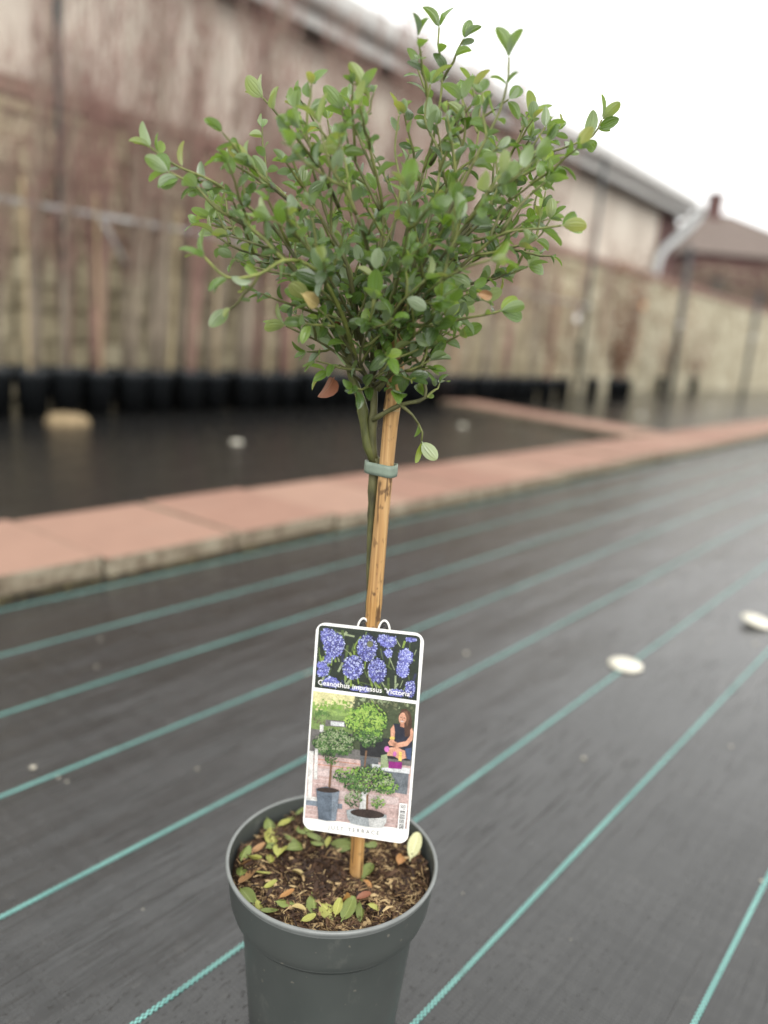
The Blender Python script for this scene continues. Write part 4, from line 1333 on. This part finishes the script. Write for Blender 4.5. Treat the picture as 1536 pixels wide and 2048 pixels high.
# ---- tie tape
tz = 0.541
mb = MB()
ring, n = [], 40
c1, c2, rr = Vector((-0.0112, 0.6335)), Vector((0.0008, 0.6247)), 0.0078
dirv = (c2 - c1).normalized()
pv = Vector((-dirv.y, dirv.x))
for k in range(n):
    t = 2 * math.pi * k / n
    u = dirv * math.cos(t) + pv * math.sin(t)
    c = c2 if math.cos(t) > 0 else c1
    ring.append(c + u * rr)
vs, fs = [], []
for j, (dz, dr) in enumerate([(-0.0050, 0), (-0.002, 0.0003), (0.002, 0.0002), (0.0050, 0)]):
    for k, p in enumerate(ring):
        cc = (c1 + c2) / 2
        q = p + (p - cc).normalized() * dr
        vs.append((q.x, q.y, tz + dz + 0.0005 * math.sin(k * 0.157 * 2)))
for j in range(3):
    for k in range(n):
        fs.append((j * n + k, j * n + (k + 1) % n, (j + 1) * n + (k + 1) % n, (j + 1) * n + k))
mb.add(vs, fs)
tt = mb.build('tie_tape', M['tie'], smooth=True)
tag(tt, 'grey-green tape tying the stem to the bamboo stake', 'tape')
sol = tt.modifiers.new('thick', 'SOLIDIFY')
sol.thickness = 0.0006

# ================================================================== printed plant label on the stake
LW, LH = 0.0933, 0.1844
lab = empty('plant_label', (-0.0047, 0.6035, 0.3147))
lab.rotation_mode = 'XYZ'
rx, ry, rz = -0.1383, -0.0195, -0.1503
lab.rotation_euler = (Matrix.Rotation(rz, 3, 'Z') @ Matrix.Rotation(rx, 3, 'X') @ Matrix.Rotation(ry, 3, 'Y')).to_euler('XYZ')
tag(lab, 'white printed plant label with blue flowers and terrace picture clipped to the stake', 'label')
def round_rect(w, h, r, n=8):
    o = []
    for cx, cy, a0 in ((w / 2 - r, h / 2 - r, 0), (-w / 2 + r, h / 2 - r, 90), (-w / 2 + r, -h / 2 + r, 180), (w / 2 - r, -h / 2 + r, 270)):
        for k in range(n + 1):
            t = R(a0 + 90 * k / n)
            o.append((cx + r * math.cos(t), cy + r * math.sin(t)))
    return o
mb = MB()
rrp = round_rect(LW, LH, 0.0085)
n = len(rrp)
vs = [(x, -0.0004, y) for x, y in rrp] + [(x, 0.0004, y) for x, y in rrp]
mb.add(vs, [tuple(range(n)), tuple(n + k for k in reversed(range(n)))] + [(k, n + k, n + (k + 1) % n, (k + 1) % n) for k in range(n)])
mb.build('card', M['card'], lab)

# layout of the print, measured on the card: (px, py) on a 895 x 1690 drawing -> card metres
src = np.array([(215, 110), (1110, 185), (960, 1925), (105, 1770)], float)
dst = np.array([(-LW / 2, LH / 2), (LW / 2, LH / 2), (LW / 2, -LH / 2), (-LW / 2, -LH / 2)])
Am, bv = [], []
for (x, y), (u, v) in zip(src, dst):
    Am += [[x, y, 1, 0, 0, 0, -u * x, -u * y], [0, 0, 0, x, y, 1, -v * x, -v * y]]
    bv += [u, v]
hm = np.linalg.solve(np.array(Am), np.array(bv))
def lp(x, y):
    d = hm[6] * x + hm[7] * y + 1
    return ((hm[0] * x + hm[1] * y + hm[2]) / d, (hm[3] * x + hm[4] * y + hm[5]) / d)
INK = {}
def ink(name, c):
    m = NT('ink_' + name)
    if name in ('white', 'black', 'grey'):
        cc = c
    else:
        k_ = 0.95 if name.startswith('blue') else 0.74
        c = tuple(v * k_ for v in c)
        f1 = m.noise(m.coords(), 900, 3, 0.7)
        f2 = m.noise(m.coords(), 160, 3, 0.6)
        cc = m.ramp(f2, [(0.3, tuple(v * 0.62 for v in c)), (0.7, tuple(min(1, v * 1.35 + 0.01) for v in c))])
        cc = m.mix(0.35, cc, m.ramp(f1, [(0.35, tuple(v * 0.35 for v in c)), (0.65, tuple(min(1, v * 1.7 + 0.02) for v in c))]))
    INK[name] = (len(INK), m.fin(cc, 0.32, None, 0.5))
for nm, c in dict(dark=(0.012, 0.022, 0.010), navy=(0.022, 0.026, 0.075), stem=(0.23, 0.33, 0.055), stem2=(0.085, 0.13, 0.03), blue1=(0.14, 0.15, 0.46), blue2=(0.26, 0.28, 0.66), blue3=(0.46, 0.50, 0.82), blue0=(0.055, 0.055, 0.20),
                  field=(0.72, 0.68, 0.36), lawn=(0.30, 0.43, 0.12), lawn2=(0.20, 0.30, 0.09), hedge=(0.06, 0.08, 0.035), hedge2=(0.15, 0.16, 0.08), deck=(0.58, 0.42, 0.39), deck2=(0.66, 0.53, 0.51), wall=(0.17, 0.16, 0.15), sofa=(0.018, 0.018, 0.021), sofa2=(0.12, 0.13, 0.14), table=(0.70, 0.72, 0.72), weave=(0.16, 0.18, 0.20),
                  hair=(0.075, 0.032, 0.018), hair2=(0.17, 0.08, 0.045), skin=(0.70, 0.36, 0.24), skin2=(0.55, 0.25, 0.16), top=(0.014, 0.017, 0.035), denim=(0.05, 0.08, 0.17), mouth=(0.80, 0.70, 0.68), eye=(0.03, 0.015, 0.01),
                  g1=(0.035, 0.085, 0.025), g2=(0.09, 0.19, 0.045), g3=(0.22, 0.40, 0.06), g4=(0.36, 0.52, 0.11), g5=(0.30, 0.36, 0.20), trunk=(0.20, 0.11, 0.06), slate=(0.12, 0.15, 0.19), slate2=(0.22, 0.26, 0.31), bowl=(0.36, 0.39, 0.40), bowl2=(0.62, 0.62, 0.60), soil=(0.035, 0.020, 0.014), purple=(0.30, 0.02, 0.22), pink=(0.62, 0.18, 0.48), yellow=(0.75, 0.58, 0.15), post=(0.78, 0.77, 0.74), white=(0.80, 0.79, 0.77), black=(0.01, 0.01, 0.01), grey=(0.22, 0.22, 0.215)).items():
    ink(nm, c)
INKM = [m for _, m in INK.values()]
pr = random.Random(3)
class Print:
    def __init__(self):
        self.mb = MB()
        self.z = 0.00050
    def step(self, k=1):
        self.z += 0.00003 * k
    def poly(self, pts, c):
        q = [lp(*p) for p in pts]
        area = sum(q[i][0] * q[(i + 1) % len(q)][1] - q[(i + 1) % len(q)][0] * q[i][1] for i in range(len(q)))
        if area < 0:
            q = q[::-1]
        self.mb.add([(x, -self.z, y) for x, y in q], [tuple(range(len(q)))], INK[c][0])
    def ell(self, x, y, rx_, ry_, c, n=14, rot=0.0):
        cr_, sr_ = math.cos(rot), math.sin(rot)
        self.poly([(x + rx_ * math.cos(t) * cr_ - ry_ * math.sin(t) * sr_, y + rx_ * math.cos(t) * sr_ + ry_ * math.sin(t) * cr_) for t in [2 * math.pi * k / n for k in range(n)]], c)
    def line(self, x0, y0, x1, y1, w, c):
        dx, dy = x1 - x0, y1 - y0
        L = math.hypot(dx, dy)
        nx, ny = -dy / L * w / 2, dx / L * w / 2
        self.poly([(x0 + nx, y0 + ny), (x1 + nx, y1 + ny), (x1 - nx * .6, y1 - ny * .6), (x0 - nx, y0 - ny)], c)
def inside(x, y, quad):
    s = None
    for i in range(4):
        x0, y0 = quad[i]
        x1, y1 = quad[(i + 1) % 4]
        v = (x1 - x0) * (y - y0) - (y1 - y0) * (x - x0)
        if v < 0:
            return False
    return True

# upper picture: blue flower heads
UQ = [(236, 134), (1074, 205), (1040, 744), (200, 640)]
UIN = [(246, 148), (1062, 218), (1028, 730), (212, 628)]
P1 = Print()
P1.poly([(262, 136), (1040, 202), (1066, 214), (1074, 240), (1040, 744), (200, 640), (234, 158), (242, 142)], 'dark')
P1.step()
for k in range(150):
    x, y = pr.uniform(230, 1040), pr.uniform(150, 700)
    a = pr.gauss(1.35, .5)
    L = pr.uniform(60, 150)
    x1, y1 = x + math.cos(a) * L, y + math.sin(a) * L
    if inside(x, y, UIN) and inside(x1, y1, UIN):
        P1.z += 0.0000004
        P1.line(x, y, x1, y1, pr.uniform(6, 22), pr.choice(['stem', 'stem2', 'stem2', 'g5', 'navy', 'dark']))
P1.step()
HEADS = [(305, 225, 60, 65), (260, 490, 58, 62), (795, 240, 75, 65), (1000, 225, 55, 30), (805, 350, 35, 35), (950, 380, 60, 70), (925, 475, 52, 78), (330, 600, 65, 50), (570, 655, 80, 28), (865, 680, 70, 35), (990, 640, 45, 68), (320, 400, 40, 40), (360, 290, 82, 100), (630, 310, 76, 102), (515, 470, 80, 92), (715, 495, 72, 98)]
for hi, (hx, hy, hw, hh) in enumerate(HEADS):
    hw, hh = hw * 1.08, hh * 1.06
    P1.line(hx, hy, hx - hw * .25, min(hy + hh * 1.6, 640 + (hx - 200) * .12), 12, 'stem') if hi > 9 and hy + hh * 1.6 < 640 else None
    for k in range(9):
        t = k / 9 * 6.28
        x, y = hx + math.cos(t) * hw * .45, hy + math.sin(t) * hh * .5
        if inside(x + hw * .3, y, UIN) and inside(x - hw * .3, y, UIN) and inside(x, y + hh * .35, UIN) and inside(x, y - hh * .35, UIN):
            P1.ell(x, y, hw * .45, hh * .42, 'blue0' if hi > 9 else 'blue1', 9)
            P1.z += 0.000002
    P1.step()
    for k in range(int(0.045 * hw * hh)):
        t, r = pr.uniform(0, 6.28), math.sqrt(pr.random())
        x, y = hx + math.cos(t) * r * hw, hy + math.sin(t) * r * hh
        if inside(x + 8, y + 8, UIN) and inside(x - 8, y - 8, UIN):
            P1.ell(x, y, pr.uniform(4, 8), pr.uniform(3, 7), pr.choice(['blue1', 'blue2', 'blue3', 'blue3', 'blue0', 'blue0'] if (x - hx) / hw - (y - hy) / hh > -.2 else ['blue1', 'blue1', 'blue2', 'blue0', 'blue0', 'blue3']), 5, pr.uniform(0, 3))
            P1.z += 0.0000004
    P1.step(.3)
P1.ell(655, 275, 26, 28, 'hedge2', 10)
P1.mb.build('flower_picture', INKM, lab)

# lower picture: three potted trees on a terrace, someone seated behind
P2 = Print()
def lerp2(t, a, b):
    return (a[0] + (b[0] - a[0]) * t, a[1] + (b[1] - a[1]) * t)
TL, TR, BR_, BL = (190, 668), (1034, 772), (868, 1786), (124, 1684)
BRf = (952, 1797)
def band(y0, y1, c, u0=0.0, u1=1.0):
    def pt(u, v):
        return lerp2(u, lerp2(v, TL, BL), lerp2(v, TR, BRf))
    P2.poly([pt(u0, y0), pt(u1, y0), pt(u1, y1), pt(u0, y1)], c)
    return pt
pt = band(0, .085, 'field')
band(.085, .17, 'lawn')
band(.17, .30, 'lawn2')
band(.30, .50, 'wall')
band(.50, 1.0, 'deck')
P2.step()
band(0.0, .42, 'hedge', .40, 1.0)
band(.86, .90, 'slate2', 0, .35)
band(.60, .66, 'deck2', 0, .5)
band(.76, .82, 'deck2', .1, .9)
P2.step()
for v_ in (.53, .57, .68, .72, .84, .93, .97):
    band(v_, v_ + .006, 'deck2' if v_ > .6 else 'skin2', 0, 1)
band(.83, .86, 'post', .0, .25)
P2.step()
LIN = [TL, TR, BRf, BL]
def blob(cx, cy, w, h, n, cols, sz=(9, 20), shape=1.0):
    for k in range(n):
        t, r = pr.uniform(0, 6.28), pr.random() ** .55
        x, y = cx + math.cos(t) * r * w, cy + math.sin(t) * r * h
        if not inside(x - 14, y - 14, LIN) or not inside(x + 14, y + 14, LIN):
            continue
        u = .5 - .5 * (y - cy) / h
        c = cols[max(0, min(len(cols) - 1, int(pr.gauss(u, .22) * len(cols))))]
        P2.ell(x, y, pr.uniform(*sz), pr.uniform(*sz) * .5, c, 6, pr.uniform(0, 3.14))
        P2.z += 0.0000004
    P2.step(.5)
def crown_print(cx, cy, w, h, n, lo, mid, hi, sz):
    subs = [(cx, cy, w * .62, h * .62)]
    for k in range(11):
        t = k / 11 * 6.28 + pr.uniform(-.25, .25)
        subs.append((cx + math.cos(t) * w * .66, cy + math.sin(t) * h * .64, w * pr.uniform(.22, .38), h * pr.uniform(.22, .40)))
    for cols, k_, up in ((lo, .55, 0.0), (mid, .6, -.10), (hi, .34, -.34)):
        for k in range(int(n * k_)):
            sx, sy, sw, sh = pr.choice(subs[:1] * 4 + subs[1:])
            t, r = pr.uniform(0, 6.28), pr.random() ** .55
            x, y = sx + math.cos(t) * r * sw, sy + math.sin(t) * r * sh + up * sh
            if not inside(x - 14, y - 14, LIN) or not inside(x + 14, y + 14, LIN):
                continue
            if cols is hi and y > cy + h * .45:
                continue
            P2.ell(x, y, pr.uniform(*sz), pr.uniform(*sz) * .42, pr.choice(cols), 6, pr.uniform(0, 3.14))
            P2.z += 0.0000004
        P2.step(.4)
blob(780, 780, 300, 90, 260, ['hedge', 'hedge', 'hedge2', 'g5'], (10, 24))
blob(330, 800, 180, 60, 160, ['lawn2', 'lawn', 'g3', 'field'], (10, 26))
blob(250, 880, 90, 50, 80, ['hedge2', 'lawn2', 'g2'], (8, 20))
P2.poly([(290, 900), (480, 915), (480, 965), (285, 950)], 'wall')
P2.step()
P2.poly([(330, 912), (440, 922), (440, 955), (330, 947)], 'table')
P2.poly([(565, 1030), (1000, 1075), (985, 1240), (570, 1190)], 'sofa')
P2.step()
P2.poly([(570, 1195), (720, 1215), (715, 1330), (575, 1310)], 'sofa2')
P2.poly([(690, 1300), (972, 1345), (955, 1515), (700, 1470)], 'weave')
P2.step()
P2.poly([(665, 1260), (985, 1300), (975, 1345), (668, 1305)], 'table')
P2.step()
# white bollards
P2.poly([(160, 1150), (195, 1152), (178, 1530), (146, 1520)], 'post')
P2.poly([(205, 1130), (230, 1134), (222, 1380), (195, 1374)], 'post')
P2.poly([(245, 940), (275, 944), (270, 1000), (242, 996)], 'post')
P2.step()
# seated figure: legs, top, arms, hair, face
P2.poly([(800, 1130), (870, 1125), (950, 1160), (955, 1215), (900, 1230), (850, 1200), (790, 1195)], 'skin')
P2.poly([(940, 1130), (1000, 1110), (990, 1235), (945, 1215)], 'denim')
P2.step()
P2.poly([(845, 930), (895, 935), (985, 985), (1005, 1010), (998, 1130), (930, 1140), (868, 1085), (850, 1010)], 'top')
P2.step()
P2.poly([(950, 810), (985, 835), (1000, 900), (995, 985), (975, 1040), (940, 1040), (935, 960), (900, 900), (890, 860), (915, 815)], 'hair')
P2.step()
P2.poly([(820, 975), (848, 940), (858, 1000), (850, 1075), (880, 1090), (860, 1120), (810, 1110), (800, 1085), (822, 1060)], 'skin')
P2.poly([(1000, 965), (1012, 1000), (1005, 1065), (960, 1115), (880, 1130), (835, 1115), (838, 1085), (880, 1090), (950, 1075), (985, 1030), (985, 985)], 'skin')
P2.poly([(905, 925), (935, 925), (935, 965), (900, 955)], 'skin2')
P2.step()
P2.ell(922, 887, 33, 47, 'skin', 18, 0.15)
P2.step()
P2.poly([(930, 830), (962, 830), (978, 880), (965, 950), (952, 940), (952, 880)], 'hair2')
P2.ell(908, 880, 6, 4, 'eye', 8)
P2.ell(936, 886, 6, 4, 'eye', 8)
P2.ell(917, 913, 14, 6, 'mouth', 10, .2)
P2.ell(921, 897, 4, 8, 'skin2', 8)
P2.step()
# bottles and glasses on the table
P2.poly([(742, 1190), (790, 1180), (805, 1290), (738, 1290)], 'g5')
P2.ell(790, 1140, 22, 26, 'pink', 9)
P2.ell(855, 1180, 16, 22, 'pink', 9)
P2.poly([(890, 1160), (915, 1165), (912, 1240), (885, 1235)], 'yellow')
P2.ell(835, 1050, 22, 14, 'yellow', 9)
P2.step()
P2.poly([(805, 1240), (918, 1250), (912, 1305), (803, 1295)], 'purple')
P2.step()
# tall tree at the back
P2.poly([(612, 1150), (628, 1150), (612, 1290), (600, 1290)], 'trunk')
P2.step()
crown_print(640, 1040, 120, 90, 300, ['hedge', 'g1', 'dark'], ['g1', 'g2'], ['g2', 'g5'], (8, 17))
crown_print(625, 920, 185, 150, 900, ['g1', 'dark', 'g2'], ['g2', 'g2', 'g3', 'g1'], ['g3', 'g4', 'g4'], (8, 18))
# left tree and its pot
P2.poly([(332, 1220), (348, 1222), (330, 1460), (312, 1458)], 'trunk')
P2.step()
crown_print(365, 1090, 178, 120, 850, ['g1', 'dark', 'hedge'], ['g1', 'g2', 'g2'], ['g2', 'g5', 'g5'], (7, 15))
blob(340, 1220, 60, 40, 40, ['g2', 'g1'], (7, 14))
P2.poly([(218, 1445), (300, 1430), (405, 1470), (376, 1706), (300, 1705), (236, 1690)], 'slate')
P2.step()
P2.poly([(345, 1480), (404, 1474), (376, 1700), (340, 1700)], 'slate2')
P2.ell(312, 1460, 90, 20, 'soil', 16, .08)
P2.step()
# bowl with the ferny tree
P2.poly([(590, 1430), (632, 1440), (630, 1640), (560, 1640)], 'bowl2')
P2.step()
P2.poly([(622, 1500), (640, 1500), (632, 1650), (618, 1650)], 'trunk')
P2.step()
crown_print(640, 1390, 220, 118, 850, ['g1', 'dark', 'g1'], ['g1', 'g2', 'g2', 'hedge2'], ['g5', 'g2', 'g3'], (6, 14))
blob(480, 1340, 130, 60, 150, ['g2', 'g1', 'g3'], (7, 14))
blob(790, 1440, 95, 60, 130, ['g2', 'g3', 'g5'], (7, 14))
blob(520, 1530, 70, 70, 90, ['g1', 'g2', 'g5'], (7, 14))
blob(720, 1560, 60, 50, 60, ['g2', 'g3', 'g5'], (7, 12))
P2.poly([(460, 1620), (520, 1610), (740, 1650), (790, 1668), (788, 1720), (760, 1766), (620, 1755), (500, 1728), (470, 1680)], 'bowl')
P2.step()
P2.poly([(640, 1690), (788, 1690), (788, 1722), (760, 1764), (650, 1756)], 'bowl2')
P2.step()
P2.ell(632, 1652, 140, 34, 'soil', 20, .13)
P2.step()
# bar code
P2.poly([(897, 1572), (962, 1580), (938, 1802), (878, 1794)], 'white')
P2.step()
k = 1584
while k < 1786:
    w = pr.choice([3, 4, 6, 8])
    t = (k - 1576) / 220
    x0, x1 = 905 - 19 * t, 951 - 24 * t
    P2.poly([(x0, k), (x1, k + 6), (x1, k + 6 + w), (x0, k + w)], 'black')
    k += w + pr.choice([3, 4, 5, 7])
P2.mb.build('terrace_picture', INKM, lab)

# lettering
def text_mesh(body, size, mat, spacing=1.0, bold=0.0):
    cu = bpy.data.curves.new('lettering', 'FONT')
    cu.body = body
    cu.size = size
    cu.space_character = spacing
    cu.offset = bold
    cu.resolution_u = 3
    ob = bpy.data.objects.new('lettering', cu)
    col.objects.link(ob)
    bpy.context.view_layer.update()
    me = bpy.data.meshes.new_from_object(ob.evaluated_get(bpy.context.evaluated_depsgraph_get()))
    bpy.data.objects.remove(ob)
    me.materials.clear()
    me.materials.append(mat)
    return me
def put_text(body, p0, p1, size, mat, depth, spacing=1.0, bold=0.0):
    me = text_mesh(body, size, mat, spacing, bold)
    xs = [v.co.x for v in me.vertices]
    a, b = Vector(lp(*p0)), Vector(lp(*p1))
    sc = (b - a).length / (max(xs) - min(xs))
    o = link('lettering', me, lab)
    ang = math.atan2(b.y - a.y, b.x - a.x)
    # text lies in its own XY plane; stand it up on the card (normal towards the reader)
    x = Vector((math.cos(ang), 0, math.sin(ang)))
    y = Vector((-math.sin(ang), 0, math.cos(ang)))
    m = Matrix((x, y, x.cross(y))).transposed().to_4x4() @ Matrix.Diagonal((sc, 1, 1, 1))
    m.translation = Vector((a.x, -depth, a.y)) - x * min(xs) * sc
    o.matrix_local = m
    return o
put_text("Ceanothus impressus 'Victoria'", (232, 610), (995, 703), 0.0062, INK['white'][1], P1.z + 0.0002, 1.04, 0.00007)
put_text('JUST TERRACE', (308, 1778), (722, 1840), 0.0050, INK['grey'][1], 0.0007, 1.5, 0.00005)

# wire clip that grips the stake
mb = MB()
for sx in (-1, 1):
    pts = []
    for k in range(15):
        t = math.pi * k / 14
        pts.append((0.0025 + sx * (0.0090 + 0.0050 * math.cos(t)) , 0.004, LH / 2 - 0.004 + 0.0105 * math.sin(t)))
    mb.tube(pts, 0.0009, 8)
clip = mb.build('clip', M['card'], lab, smooth=True)
mb = MB()
for sx in (-1, 1):
    for j in range(3):
        pts = []
        for k in range(11):
            t = math.pi * k / 10
            rr = 0.0040 - 0.0012 * j
            pts.append((0.0025 + sx * (0.0090 + rr * math.cos(t)), 0.0045, LH / 2 - 0.004 + (rr * 2.1) * math.sin(t)))
        mb.tube(pts, 0.00065, 6)
mb.build('clip_teeth', M['black'], clip, smooth=True)
